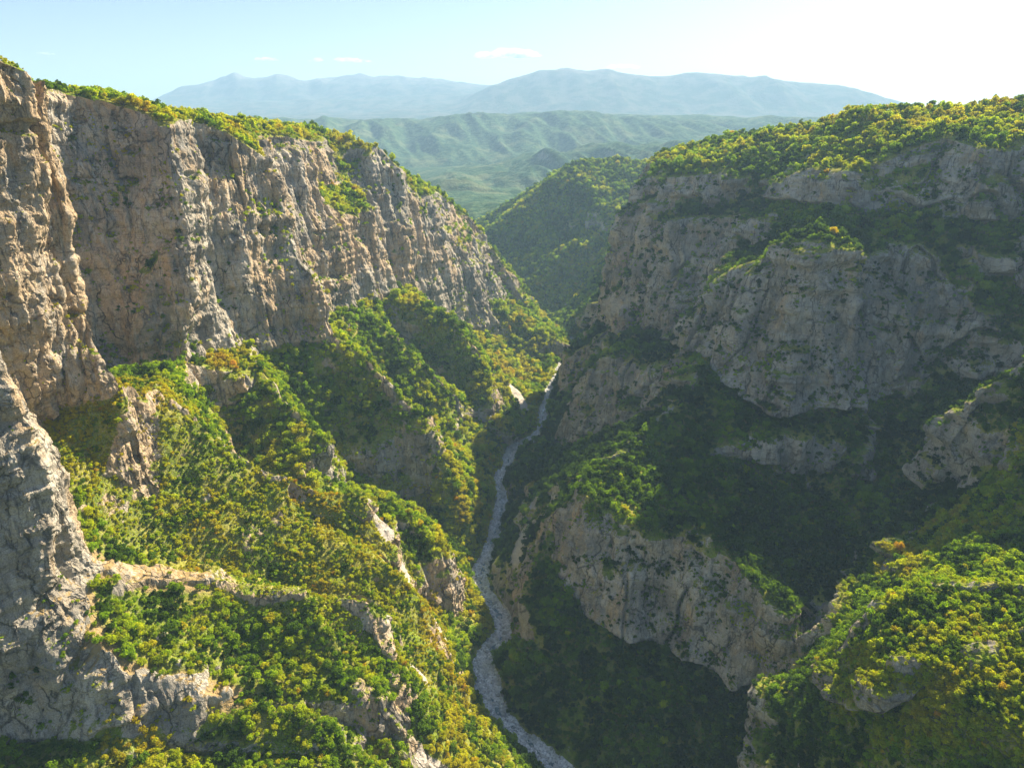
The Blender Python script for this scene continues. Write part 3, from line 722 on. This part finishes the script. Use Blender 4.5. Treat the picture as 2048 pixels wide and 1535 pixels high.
V, A = shape_terrain(V, F)
N = vnormals(V, F)
u_, v_, d_ = cam_uv(V)
scr = np.zeros(len(V), np.float32)
for hw, L in SCREE:
    dd = poly_dist(V, [L])
    scr = np.maximum(scr, smooth(hw * 1.7, hw * .5, dd))
left_side = V[:, 0] < np.interp(V[:, 1], [p[1] for p in LINES['river'][2:]], [p[0] for p in LINES['river'][2:]])
A['scree'] = scr * (1 - A['c'])
dry = smooth(.05, .5, fbm(V, 1 / 45, 3, 51))
near_terr = np.exp(-(poly_dist(V, [LW['L0_terr'], LW['L0'][:24]]) / 11) ** 2)
A['dry'] = np.clip(dry * .35 + near_terr * .8, 0, 1) * np.where(left_side, 1, .35)
A['ochre'] = np.where(left_side, 1.0, .15) * smooth(-.2, .4, fbm(V, 1 / 130, 2, 52)) * smooth(335, 365, V[:, 1])
A['ochre'] = np.maximum(A['ochre'], left_side * smooth(345, 370, V[:, 1]) * smooth(540, 500, V[:, 1]) * .95)
fc = V[F].mean(1)
wbed = np.interp(fc[:, 1], [0, 380, 430, 475, 520, 620, 800, 1100, 1300, 1700], [8, 8, 7, 13, 10, 9, 7.5, 7, 7, 6])
fb = A['bed'][F].mean(1) + 1.5 * noise(fc, 1 / 6, seed=61) + 4.5 * noise(fc, 1 / 34, seed=62)
ftag = np.zeros(len(F), int)
fcliff = laplace(A['c'][:, None].astype(float), F, .6, it=6)[:, 0][F].mean(1) > .5
fleft = left_side[F].mean(1) > .5
ftag = np.where(fleft, np.where(fcliff, 1, 2), np.where(fcliff, 3, 4))
ftag[(fc[:, 1] > 1600) & ((fc[:, 0] > -150) | (fc[:, 1] > 2200))] = 5
ftag[(fb < wbed) & (fc[:, 2] < -474)] = 0
NAMES = {0: ('riverbed', M_bed, 'pale stony bed of the river winding along the canyon floor'),
         1: ('cliff_left', M_ground, 'tall sunlit limestone cliffs along the left side of the canyon'),
         2: ('slope_left', M_ground, 'shrub covered slopes and spurs under the left cliffs'),
         3: ('cliff_right', M_ground, 'shaded grey limestone cliffs along the right side of the canyon'),
         4: ('slope_right', M_ground, 'wooded dark slopes between the right cliffs and the river'),
         5: ('hill_behind_bend', M_ground, 'rounded wooded hill closing the canyon at its bend')}
def water_material():
    m, t = new_mat('stream_water')
    b = NB(t)
    geo = b.n('ShaderNodeNewGeometry')
    p = b.n('ShaderNodeBsdfPrincipled')
    b.lk(b.mix(b.noise(geo.outputs['Position'], .2, 3), (.03, .07, .075), (.07, .12, .115)), p.inputs['Base Color'])
    p.inputs['Roughness'].default_value = .12
    bm = b.n('ShaderNodeBump'); bm.inputs['Strength'].default_value = .4; bm.inputs['Distance'].default_value = .2
    b.lk(b.noise(geo.outputs['Position'], 1.5, 3), bm.inputs['Height']); b.lk(bm.outputs[0], p.inputs['Normal'])
    o = b.n('ShaderNodeOutputMaterial'); b.lk(p.outputs[0], o.inputs[0])
    return m
wl = [(p, q) for p, q in zip(LINES['bank_l'], LINES['bank_r'])]
wv = np.array([[(p[0] * (1 - t) + q[0] * t, p[1] * (1 - t) + q[1] * t, -479.95) for t in (0, .5, 1)] for p, q in wl]).reshape(-1, 3)
wf = np.array([(3 * i + k, 3 * i + k + 1, 3 * i + k + 4, 3 * i + k + 3) for i in range(len(wl) - 1) for k in (0, 1)])
add_obj('stream', make_mesh('stream', wv, wf), [water_material()], label='thin shallow stream and pools between the stones of the river bed', kind='structure')
for k, (nm, mat, lab) in NAMES.items():
    f = F[ftag == k]
    ids, inv = np.unique(f, return_inverse=True)
    f2 = inv.reshape(f.shape)
    me = make_mesh(nm, V[ids], f2, {a: A[a][ids] for a in ('rock', 'scree', 'dry', 'ochre')})
    add_obj(nm, me, [mat], label=lab, kind='structure')

# ---------------------------------------------------------------- distant hills and mountains
def far_height(U, Y):
    ys = np.array([r[0] for r in FAR], float)
    Z = np.stack([np.interp(U, [p[0] for p in r[1]], [p[1] for p in r[1]]) for r in FAR])
    k = np.clip(np.searchsorted(ys, Y) - 1, 0, len(ys) - 2)
    t = np.clip((Y - ys[k]) / (ys[k + 1] - ys[k]), 0, 1)
    t = .45 * t + .55 * t * t * (3 - 2 * t)
    i = np.arange(len(U))
    z0, z1 = Z[k, i], Z[k + 1, i]
    slope = np.clip(np.abs(z1 - z0) / (ys[k + 1] - ys[k]) * 6, 0, 1.6) * (4 * t * (1 - t)) ** .6
    return z0 + (z1 - z0) * t, slope, t, k

def far_mesh(name, y0, y1, nu, ny, mat, label, ribf, ribamp):
    u = np.linspace(-.98, .98, nu)
    y = y0 * (y1 / y0) ** np.linspace(0, 1, ny)
    UU, YY = np.meshgrid(u, y)
    U, Y = UU.ravel(), YY.ravel()
    P = np.stack([U * Y, Y, 0 * Y], 1)
    Uw = U + .012 * fbm(P, 1 / 1500, 3, 71)
    Yw = Y * (1 + .035 * fbm(P, 1 / 2600, 3, 72))
    z, sl, t, k = far_height(Uw, Yw)
    Q = P.copy(); Q[:, 0] += .28 * P[:, 1]; Q[:, 1] *= .22
    rib = 1 - 2 * np.abs(noise(Q, 1 / ribf, seed=73)) + .5 * (1 - 2 * np.abs(noise(Q, 2.1 / ribf, seed=74)))
    Q2 = P.copy(); Q2[:, 1] *= .6
    z = z + sl * ribamp * rib + (18 + 40 * np.clip(sl, 0, 1)) * (np.minimum(Y, 7000) / 7000) * 1.5 * fbm(Q2, 1 / 420, 6, 75)
    P[:, 2] = z
    idx = np.arange(nu * ny).reshape(ny, nu)
    Fq = np.stack([idx[:-1, :-1].ravel(), idx[:-1, 1:].ravel(), idx[1:, 1:].ravel(), idx[1:, :-1].ravel()], 1)
    me = make_mesh(name, P, Fq, smooth_shade=True)
    return add_obj(name, me, [mat], label=label, kind='structure')

far_mesh('hills', 2300, 9200, 620, 420, M_hills, 'green ribbed hills beyond the canyon mouth', 300, 60)
far_mesh('mountains', 9000, 19500, 700, 300, M_mount, 'hazy blue mountain range along the horizon', 1300, 60)

# ---------------------------------------------------------------- trees
def leaf_quads(cen, nrm, size, r):
    n = len(cen)
    a = r.normal(size=(n, 3)); a -= (a * nrm).sum(1)[:, None] * nrm
    a /= length3(a)[:, None] + 1e-9
    b = np.cross(nrm, a)
    s = (size * r.uniform(.6, 1.35, n))[:, None]
    a, b = a * s, b * s * .75
    bend = nrm * s * .35
    V = np.stack([cen - a, cen - b + bend * .3, cen + a, cen + b - bend * .3], 1).reshape(-1, 3)
    F = np.arange(4 * n).reshape(n, 4)
    return V, F

def crown_arrays(seed, nl, lobes, kind):
    """unit tree: about 1 high and 1 wide, leaf clumps on uneven lobes with gaps between them"""
    r = np.random.default_rng(seed)
    if kind == 'round':
        lc = r.normal(size=(lobes, 3)); lc /= length3(lc)[:, None]
        lc *= np.array([.30, .30, .26]) * r.uniform(.55, 1.05, (lobes, 1)); lc[:, 2] += .56
        lr = r.uniform(.13, .25, lobes)
    elif kind == 'low':
        lc = np.stack([r.uniform(-.36, .36, lobes), r.uniform(-.36, .36, lobes), r.uniform(.12, .42, lobes)], 1)
        lr = r.uniform(.13, .22, lobes)
    else:   # tall
        h = r.uniform(.15, .92, lobes)
        ang = r.uniform(0, 6.28, lobes)
        rad = .24 * (1 - h) ** .6
        lc = np.stack([rad * np.cos(ang), rad * np.sin(ang), h], 1)
        lr = .09 + .15 * (1 - h)
    k = r.choice(lobes, nl, p=lr ** 2 / (lr ** 2).sum())
    n = r.normal(size=(nl, 3)); n /= length3(n)[:, None]
    n[:, 2] = np.where(n[:, 2] < -.35, -n[:, 2], n[:, 2])
    rad = lr[k] * r.uniform(.55, 1.08, nl)
    cen = lc[k] + n * rad[:, None]
    nn = n + r.normal(size=(nl, 3)) * .45; nn /= length3(nn)[:, None]
    return leaf_quads(cen, nn, .062 * (420 / nl) ** .42, r), lc

def trunk_mesh_arrays(seed, lc, kind):
    r = np.random.default_rng(seed + 99)
    V, F = [], []
    def tube(p, q, r0, r1, bend):
        k0 = len(V)
        pts = [p, (p + q) / 2 + bend, q]
        for i, c in enumerate(pts):
            rr = r0 + (r1 - r0) * i / 2
            for a in range(6):
                V.append(c + rr * np.array([math.cos(a * 1.0472), math.sin(a * 1.0472), 0]))
        for i in range(2):
            for a in range(6):
                b = (a + 1) % 6
                F.append((k0 + i * 6 + a, k0 + i * 6 + b, k0 + (i + 1) * 6 + b, k0 + (i + 1) * 6 + a))
    top = np.array([r.normal() * .03, r.normal() * .03, .45 if kind != 'low' else .16])
    tube(np.array([0, 0, -.18]), top, .035, .022, r.normal(size=3) * .02)
    for i in r.choice(len(lc), min(5, len(lc)), replace=False):
        tube(top * r.uniform(.6, 1), lc[i], .016, .006, r.normal(size=3) * .02)
    return np.array(V), np.array(F)

KINDS = [('round', 15), ('round', 11), ('low', 9), ('round', 19), ('low', 12), ('tall', 16)]

# dense planting spots on the canyon terrain
N = vnormals(V, F)
tri = V[F]
area = length3(np.cross(tri[:, 1] - tri[:, 0], tri[:, 2] - tri[:, 0])) / 2
cen = tri.mean(1)
u_, v_, d_ = cam_uv(cen)
dist_c = length3(cen)
infr = (np.abs(u_) < 1.5) & (v_ < .95) & (v_ > -1.1) & (d_ > 50)
nz = N[F].mean(1)[:, 2]
fr_c, fr_oc = A['c'][F].mean(1), A['oc'][F].mean(1)
patch = fbm(cen, 1 / 30, 3, 81)
patch2 = fbm(cen, 1 / 9, 2, 82)
low_f = A['low'][F].mean(1)
den = np.maximum(smooth(.38, .62, nz), low_f * smooth(.15, .4, nz)) * (1 - .85 * smooth(.3, .8, fr_oc))
den *= 1 - .85 * fr_c
# ledges and cracks of the cliffs carry some shrubs
den += .5 * fr_c * smooth(.35, .65, nz) * smooth(-.1, .25, patch)
den += fr_c * smooth(.10, .35, fbm(cen * np.array([1, 1, .6]), 1 / 26, 3, 87)) * np.where(cen[:, 0] > 60, .8, .35) * smooth(.02, .2, nz)
den += A['hollow'][F].mean(1) * smooth(.0, .15, nz) * np.where(cen[:, 0] > 60, 1.5, .55) * smooth(-.35, .2, fbm(cen, 1 / 45, 2, 88))
clear = smooth(.15, .5, patch2 + .5 * patch)
lf = np.where(fleft, 1.0, 0.0)
broad = (cen[:, 1] > 385) & (cen[:, 1] < 520) & (cen[:, 0] < -60)
open_f = np.clip(A['dry'][F].mean(1) * 1.1 + .45 * clear, 0, .93)
den *= 1 - open_f * np.where(fleft, 1, .35)
den *= np.where((cen[:, 0] > 150) & (cen[:, 1] < 480), 1.6, 1)
den *= 1 - smooth(.2, .6, A['scree'][F].mean(1))
den *= (ftag != 0) * infr * smooth(wbed - 1, wbed + 3, fb)
spacing = np.clip(dist_c * .0068, 3.2, 8.0)            # metres between trees
den *= np.where((cen[:, 1] > 2900), 0, 1)
lam = den * area / (spacing ** 2) * 1.9
lam = np.minimum(lam * np.where(broad, 1.7, 1), 4)
cnt = rng.poisson(lam)
fi = np.repeat(np.arange(len(F)), cnt)
bary = rng.dirichlet((1, 1, 1), len(fi))
T = (tri[fi] * bary[:, :, None]).sum(1)
print('trees', len(T))
sp = spacing[fi]
size = sp * np.clip(rng.lognormal(.16, .34, len(T)), .5, 2.4) * (1 + .35 * fbm(T, 1 / 40, 2, 84))
size *= np.where(fr_c[fi] > .5, .62, 1) * np.where(broad[fi], .55, 1)
size *= np.where(T[:, 2] > -60, .8, 1) * np.where((T[:, 0] > 150) & (T[:, 1] < 480), .85, 1)
tl = fleft[fi]
# colour: greens with drifts of yellow and rust
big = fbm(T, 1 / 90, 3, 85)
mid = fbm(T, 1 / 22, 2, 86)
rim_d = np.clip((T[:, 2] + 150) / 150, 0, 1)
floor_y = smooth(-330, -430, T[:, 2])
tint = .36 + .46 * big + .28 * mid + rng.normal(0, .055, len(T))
tint += np.where(tl, .16 + .12 * rim_d + .08 * floor_y + .12 * broad[fi], -.13 + .36 * rim_d + .25 * ((T[:, 1] < 480) & (T[:, 2] > -345)) + .22 * (T[:, 1] > 1600))  # shade tinted into the right-hand foliage; far hill yellower as if sunlit
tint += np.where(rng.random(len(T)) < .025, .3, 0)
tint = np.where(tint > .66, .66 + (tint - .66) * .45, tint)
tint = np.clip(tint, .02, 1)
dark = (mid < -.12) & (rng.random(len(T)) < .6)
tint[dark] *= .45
variant = rng.choice(6, len(T), p=[.26, .22, .16, .2, .12, .04])
rotz = rng.uniform(0, 6.28, len(T))

# a clump of golden trees on the pinnacle of the right wall
vs = np.nonzero((np.abs(V[:, 0] - 352) < 60) & (np.abs(V[:, 1] - 735) < 60))[0]
pin = []
for (x, y, z, s_, tt) in PINNACLE:
    k = vs[np.argmin((V[vs, 0] - x) ** 2 + (V[vs, 1] - y) ** 2 + .5 * (V[vs, 2] - z) ** 2)]
    pin.append((V[k, 0], V[k, 1], V[k, 2] - .5, s_, tt))
pin = np.array(pin)
np_ = len(pin)
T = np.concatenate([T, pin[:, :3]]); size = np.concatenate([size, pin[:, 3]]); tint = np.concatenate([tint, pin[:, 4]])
variant = np.concatenate([variant, rng.integers(0, 4, np_)]); rotz = np.concatenate([rotz, rng.uniform(0, 6.28, np_)])
tl = np.concatenate([tl, np.zeros(np_, bool)])
# the trees that show largest stand as objects of their own
from mathutils.bvhtree import BVHTree
nearf = (dist_c < 900) & infr
fn = F[nearf]
ids, inv = np.unique(fn, return_inverse=True)
bvh = BVHTree.FromPolygons(V[ids].tolist(), inv.reshape(fn.shape).tolist())
ut, vt, dt = cam_uv(T)
app = size / length3(T)
order = np.argsort(-app)
order = order[(np.abs(ut[order]) < .985) & (np.abs(vt[order]) < .735)]
chosen = list(range(len(T) - np_, len(T)))
for i in order:
    if len(chosen) >= 300:
        break
    if i >= len(T) - np_:
        continue
    top = Vector(T[i]) + Vector((0, 0, size[i] * .7))
    dvec = top.normalized()
    hit = bvh.ray_cast(Vector((0, 0, 0)), dvec, top.length - 1.0)
    if hit[0] is None:
        chosen.append(i)
chosen = np.array(chosen)
print('nearest', app[chosen[0]] * FPX / 2, app[chosen[-1]] * FPX / 2)
is_ch = np.zeros(len(T), bool); is_ch[chosen] = True

def colour_word(t):
    for lim, wd in ((.12, 'darkest green'), (.3, 'deep green'), (.47, 'mid green'), (.62, 'lime green'), (.76, 'yellow green'), (.88, 'golden yellow')):
        if t < lim:
            return wd
    return 'rusty orange'

LAND = [((-277, 308), 'on the dry grassy ledge above the shaded near left cliff'), ((-205, 322), 'at the lip of the shaded near left cliff'),
        ((-250, 350), 'at the foot of the near left rock pillar'), ((-205, 385), 'on the left end of the white rock crest of the near spur'),
        ((-150, 400), 'on the white rock crest of the near left spur'), ((-110, 390), 'at the riverward end of the near left spur'),
        ((-140, 350), 'on the near face of the left spur below its white crest'), ((-100, 335), 'low on the bottom edge of the near left spur'),
        ((-60, 340), 'near the canyon floor below the left spur'), ((-230, 410), 'on the broad bright slope behind the near left spur'),
        ((-170, 440), 'midway down the broad bright left slope'), ((-100, 460), 'on the slope beside the pale stony chute'),
        ((-30, 480), 'on the left bank by the bend of the river'), ((60, 450), 'in the shade right of the river'),
        ((120, 400), 'on the shaded floor under the central cliff'), ((150, 530), 'on top of the central cliff'),
        ((240, 345), 'on the sunlit crest of the near right spur'), ((290, 320), 'on the right shoulder of the near right spur'),
        ((235, 305), 'on the front face of the near right spur'), ((280, 275), 'in the bottom right corner below the spur'),
        ((205, 345), 'at the steep left edge of the near right spur'), ((200, 390), 'in the gully left of the near right spur'),
        ((290, 430), 'on the lit rib above the near right spur'), ((380, 480), 'on the second right spur at the edge of the view'),
        ((352, 735), 'on the sunlit pinnacle high on the right wall'),
        ((330, 380), 'in the shaded hollow behind the near right spur')]
SHAPE = {'round': 'round tree', 'low': 'low bush', 'tall': 'slender tree'}
SIZE_W = ('small', 'medium', 'large')

protos = []
for k, (kind, lobes) in enumerate(KINDS):
    (cv, cf), lc = crown_arrays(200 + k, 900, lobes, kind)
    tv, tf = trunk_mesh_arrays(200 + k, lc, kind)
    mc = make_mesh('tree_crown', cv, cf); mc.materials.append(M_leaf_o)
    mtk = make_mesh('tree_trunk', tv, tf, smooth_shade=True); mtk.materials.append(M_bark)
    root = bpy.data.objects.new('shrub' if kind == 'low' else 'tree', None)
    root.empty_display_size = .3
    tr = bpy.data.objects.new('trunk', mtk); cr = bpy.data.objects.new('crown', mc)
    protos.append((root, tr, cr, kind))

near_T = T[chosen]
land_i = np.array([np.argmin([(p[0] - l[0][0]) ** 2 + (p[1] - l[0][1]) ** 2 for l in LAND]) for p in near_T])
terc = np.quantile(size[chosen], [.33, .66])
info = []
for j, i in enumerate(chosen):
    kind = KINDS[variant[i]][0]
    info.append((land_i[j], colour_word(tint[i]), SIZE_W[int(np.searchsorted(terc, size[i]))], SHAPE[kind]))
from collections import defaultdict
same = defaultdict(list)
for j, key in enumerate(info):
    same[key].append(j)
ORD = ['first', 'second', 'third', 'fourth', 'fifth', 'sixth', 'seventh', 'eighth', 'ninth', 'tenth', 'eleventh', 'twelfth', 'thirteenth', 'fourteenth', 'fifteenth', 'sixteenth', 'seventeenth', 'eighteenth',
       'nineteenth', 'twentieth', 'twenty first', 'twenty second', 'twenty third', 'twenty fourth']
lab = {}
for key, js in same.items():
    li, cw, sw, sh = key
    base = '%s %s %s %s' % (sw, cw, sh, LAND[li][1])
    js = sorted(js, key=lambda j: ut[chosen[j]])
    for q, j in enumerate(js):
        if len(js) == 1:
            lab[j] = base
        elif len(js) == 2:
            lab[j] = '%s %s' % (('left', 'right')[q], base)
        elif q == len(js) - 1:
            lab[j] = 'rightmost ' + base
        elif q == 0:
            lab[j] = 'leftmost ' + base
        else:
            lab[j] = ORD[min(q, 23)] + ' ' + base + ', from the left'
for j, i in enumerate(chosen):
    root0, tr0, cr0, kind = protos[variant[i]]
    root = root0.copy(); C.collection.objects.link(root)
    root.location = T[i]
    root.rotation_euler = (rng.normal(0, .05), rng.normal(0, .05), rotz[i])
    s = float(size[i])
    root.scale = (s * 1.08, s * 1.08, s * (.95 if kind != 'low' else 1.0))
    root['label'] = ' '.join(lab[j].split()[:16])
    root['category'] = 'shrub' if kind == 'low' else 'tree'
    root['group'] = 'shrubs on the near slopes' if kind == 'low' else 'trees on the near slopes'
    for src in (tr0, cr0):
        c = src.copy(); C.collection.objects.link(c); c.parent = root
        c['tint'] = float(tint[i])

def scatter(name, P, sizes, tints, variants, rots, protos_mesh, label, squash=None):
    """one object whose geometry nodes put a small mesh on each of its points"""
    me = bpy.data.meshes.new(name)
    me.vertices.add(len(P))
    me.vertices.foreach_set('co', np.ascontiguousarray(P, np.float32).ravel())
    for k, v in (('size', sizes), ('tint', tints), ('rot', rots)):
        me.attributes.new(k, 'FLOAT', 'POINT').data.foreach_set('value', np.ascontiguousarray(v, np.float32))
    me.attributes.new('variant', 'INT', 'POINT').data.foreach_set('value', np.ascontiguousarray(variants, np.int32))
    col = bpy.data.collections.new(name + '_kinds')
    for i, m in enumerate(protos_mesh):
        col.objects.link(bpy.data.objects.new('%s_kind_%s' % (name, chr(97 + i)), m))
    o = add_obj(name, me, label=label, kind='stuff')
    g = bpy.data.node_groups.new(name + '_nodes', 'GeometryNodeTree')
    g.interface.new_socket('Geometry', in_out='INPUT', socket_type='NodeSocketGeometry')
    g.interface.new_socket('Geometry', in_out='OUTPUT', socket_type='NodeSocketGeometry')
    nd = g.nodes.new
    gi, go = nd('NodeGroupInput'), nd('NodeGroupOutput')
    ci = nd('GeometryNodeCollectionInfo')
    ci.inputs['Collection'].default_value = col
    ci.inputs['Separate Children'].default_value = True
    ci.inputs['Reset Children'].default_value = True
    ip = nd('GeometryNodeInstanceOnPoints')
    ip.inputs['Pick Instance'].default_value = True
    def at(n, ty='FLOAT'):
        x = nd('GeometryNodeInputNamedAttribute'); x.data_type = ty
        x.inputs['Name'].default_value = n
        return x.outputs['Attribute']
    cx = nd('ShaderNodeCombineXYZ')
    g.links.new(at('rot'), cx.inputs['Z'])
    sx = nd('ShaderNodeCombineXYZ')
    sz = at('size')
    for k in range(3):
        g.links.new(sz, sx.inputs[k])
    g.links.new(gi.outputs[0], ip.inputs['Points'])
    g.links.new(ci.outputs[0], ip.inputs['Instance'])
    g.links.new(at('variant', 'INT'), ip.inputs['Instance Index'])
    e2r = nd('FunctionNodeEulerToRotation')
    g.links.new(cx.outputs[0], e2r.inputs[0]); g.links.new(e2r.outputs[0], ip.inputs['Rotation'])
    g.links.new(sx.outputs[0], ip.inputs['Scale'])
    g.links.new(ip.outputs[0], go.inputs[0])
    md = o.modifiers.new('scatter', 'NODES'); md.node_group = g
    return o

kind_meshes = []
for k, (kind, lobes) in enumerate(KINDS):
    (cv, cf), lc = crown_arrays(300 + k, 330, lobes, kind)
    tv, tf = trunk_mesh_arrays(300 + k, lc, kind)
    Vm = np.concatenate([cv, tv]); Fm = np.concatenate([cf, tf + len(cv)])
    m = make_mesh('forest_kind', Vm, Fm)
    m.materials.append(M_leaf_i); m.materials.append(M_bark)
    mi = np.zeros(len(Fm), np.int32); mi[len(cf):] = 1
    m.polygons.foreach_set('material_index', mi)
    kind_meshes.append(m)
rest = ~is_ch
near_left = rest & tl
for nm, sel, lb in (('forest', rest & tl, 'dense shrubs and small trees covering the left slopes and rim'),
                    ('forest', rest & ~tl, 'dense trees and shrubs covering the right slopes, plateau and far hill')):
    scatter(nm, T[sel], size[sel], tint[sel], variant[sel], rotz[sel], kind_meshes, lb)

# ---------------------------------------------------------------- boulders in the river bed
def boulder_mesh(seed):
    r = np.random.default_rng(seed)
    bm = bmesh.new()
    bmesh.ops.create_icosphere(bm, subdivisions=2, radius=.5)
    sc = r.uniform(.7, 1.2, 3); sc[2] *= .7
    for v in bm.verts:
        p = np.array(v.co) * sc
        for _ in range(3):
            pass
        v.co = Vector(p)
    for _ in range(7):
        d = r.normal(size=3); d /= np.linalg.norm(d)
        lim = r.uniform(.26, .4)
        for v in bm.verts:
            t = float(np.dot(v.co, d))
            if t > lim:
                v.co -= Vector(d) * (t - lim) * .92
    me = bpy.data.meshes.new('boulder'); bm.to_mesh(me); bm.free()
    me.materials.append(M_boulder)
    return me
bfaces = np.nonzero(ftag == 0)[0]
lamb = area[bfaces] * .22 * infr[bfaces]
bc = rng.poisson(lamb)
bi = np.repeat(bfaces, bc)
BP = (tri[bi] * rng.dirichlet((1, 1, 1), len(bi))[:, :, None]).sum(1)
bs = np.clip(rng.lognormal(.2, .6, len(BP)), .5, 6)
ub, vb, db = cam_uv(BP)
key = bs / length3(BP)
o3 = np.argsort(-key)
o3 = [i for i in o3 if abs(ub[i]) < .97 and abs(vb[i]) < .73 and BP[i, 1] < 760][:24]
print('boulders', len(BP))
bmeshes = [boulder_mesh(k) for k in range(5)]
bmask = np.ones(len(BP), bool); bmask[o3] = False
scatter('river_stones', BP[bmask], bs[bmask], bs[bmask] * 0, rng.integers(0, 5, bmask.sum()), rng.uniform(0, 6.28, bmask.sum()), bmeshes,
        'pale stones and small boulders strewn over the river bed')
o3 = sorted(o3, key=lambda i: BP[i, 1])
for q, i in enumerate(o3):
    o = bpy.data.objects.new('boulder', bmeshes[q % 5]); C.collection.objects.link(o)
    o.location = BP[i]; o.scale = (bs[i],) * 3; o.rotation_euler = (0, 0, rng.uniform(0, 6.28))
    o['label'] = 'large pale boulder in the river bed, %s from the bottom edge of the photo' % (ORD[q])
    o['category'] = 'boulder'; o['group'] = 'large boulders in the river bed'

# ---------------------------------------------------------------- air between the canyon and the mountains
hx, hy0, hy1, hz0, hz1 = 19800, -1500, 20500, -760, 1010
bm = bmesh.new()
bmesh.ops.create_cube(bm, size=1)
for v in bm.verts:
    v.co = Vector((v.co.x * 2 * hx, (hy0 + hy1) / 2 + v.co.y * (hy1 - hy0), (hz0 + hz1) / 2 + v.co.z * (hz1 - hz0)))
me = bpy.data.meshes.new('haze'); bm.to_mesh(me); bm.free()
hm, t = new_mat('haze_air')
b = NB(t)
pv = b.n('ShaderNodeVolumePrincipled')
pv.inputs['Color'].default_value = (.46, .72, 1.0, 1)
pv.inputs['Density'].default_value = 0.68e-4
pv.inputs['Anisotropy'].default_value = .1
o = b.n('ShaderNodeOutputMaterial'); b.lk(pv.outputs[0], o.inputs['Volume'])
add_obj('haze', me, [hm], label='pale blue haze filling the air over the canyon and far hills', kind='stuff')

# ---------------------------------------------------------------- small clouds low over the mountains
def cloud_mesh(seed, wdt, hgt, dep):
    r = np.random.default_rng(seed)
    bm = bmesh.new()
    n = 16
    for k in range(n):
        x = r.uniform(-.5, .5)
        e = (1 - (2 * x) ** 2) ** .5
        rad = r.uniform(.25, .5) * e * hgt + hgt * .06
        mt = bmesh.ops.create_icosphere(bm, subdivisions=3, radius=1)
        c = Vector((x * wdt, r.uniform(-.3, .3) * dep, rad * .45 + r.uniform(0, .35) * hgt * e))
        for q in mt['verts']:
            p = q.co.copy()
            f = 1 + .22 * math.sin(3.1 * p.x + k) * math.sin(4.3 * p.z + 2 * k) + .1 * math.sin(9 * p.x + 7 * p.y + k)
            q.co = c + Vector((p.x * rad * 2.4 * f, p.y * rad * 2 * f, p.z * rad * f))
            if q.co.z < 0:
                q.co.z *= .3
    me = bpy.data.meshes.new('cloud'); bm.to_mesh(me); bm.free()
    return me
cmat, t = new_mat('cloud_vapour')
b = NB(t)
pv = b.n('ShaderNodeVolumePrincipled')
pv.inputs['Color'].default_value = (1, 1, 1, 1)
pv.inputs['Density'].default_value = 2.2e-3
pv.inputs['Anisotropy'].default_value = .3
o = b.n('ShaderNodeOutputMaterial'); b.lk(pv.outputs[0], o.inputs['Volume'])
CY = 26000.0
for k, (cx, cz, wd, hg, lb) in enumerate((
        (-0.006, .0770, .085, .0125, 'largest white cloud, just left of the broad mountain top'),
        (-.2285, .0715, .085, .006, 'long thin white cloud over the left mountain range'),
        (-.3279, .0735, .032, .0045, 'tiny white cloud at the left over the pale mountain peaks'),
        (.1505, .0640, .055, .0055, 'faint small cloud touching the broad mountain right of its summit'),
        (.3032, .0675, .085, .0045, 'faint flat cloud low in the bright sky at the right'),
        (-.6181, .0810, .018, .003, 'very small faint cloud alone in the sky above the left cliffs'))):
    o = add_obj('cloud', cloud_mesh(400 + k, wd * CY, hg * CY, 900), [cmat], label=lb, cat='cloud', group='small clouds low in the sky')
    o.location = (cx * CY, CY, cz * CY - 0.0 * CY)
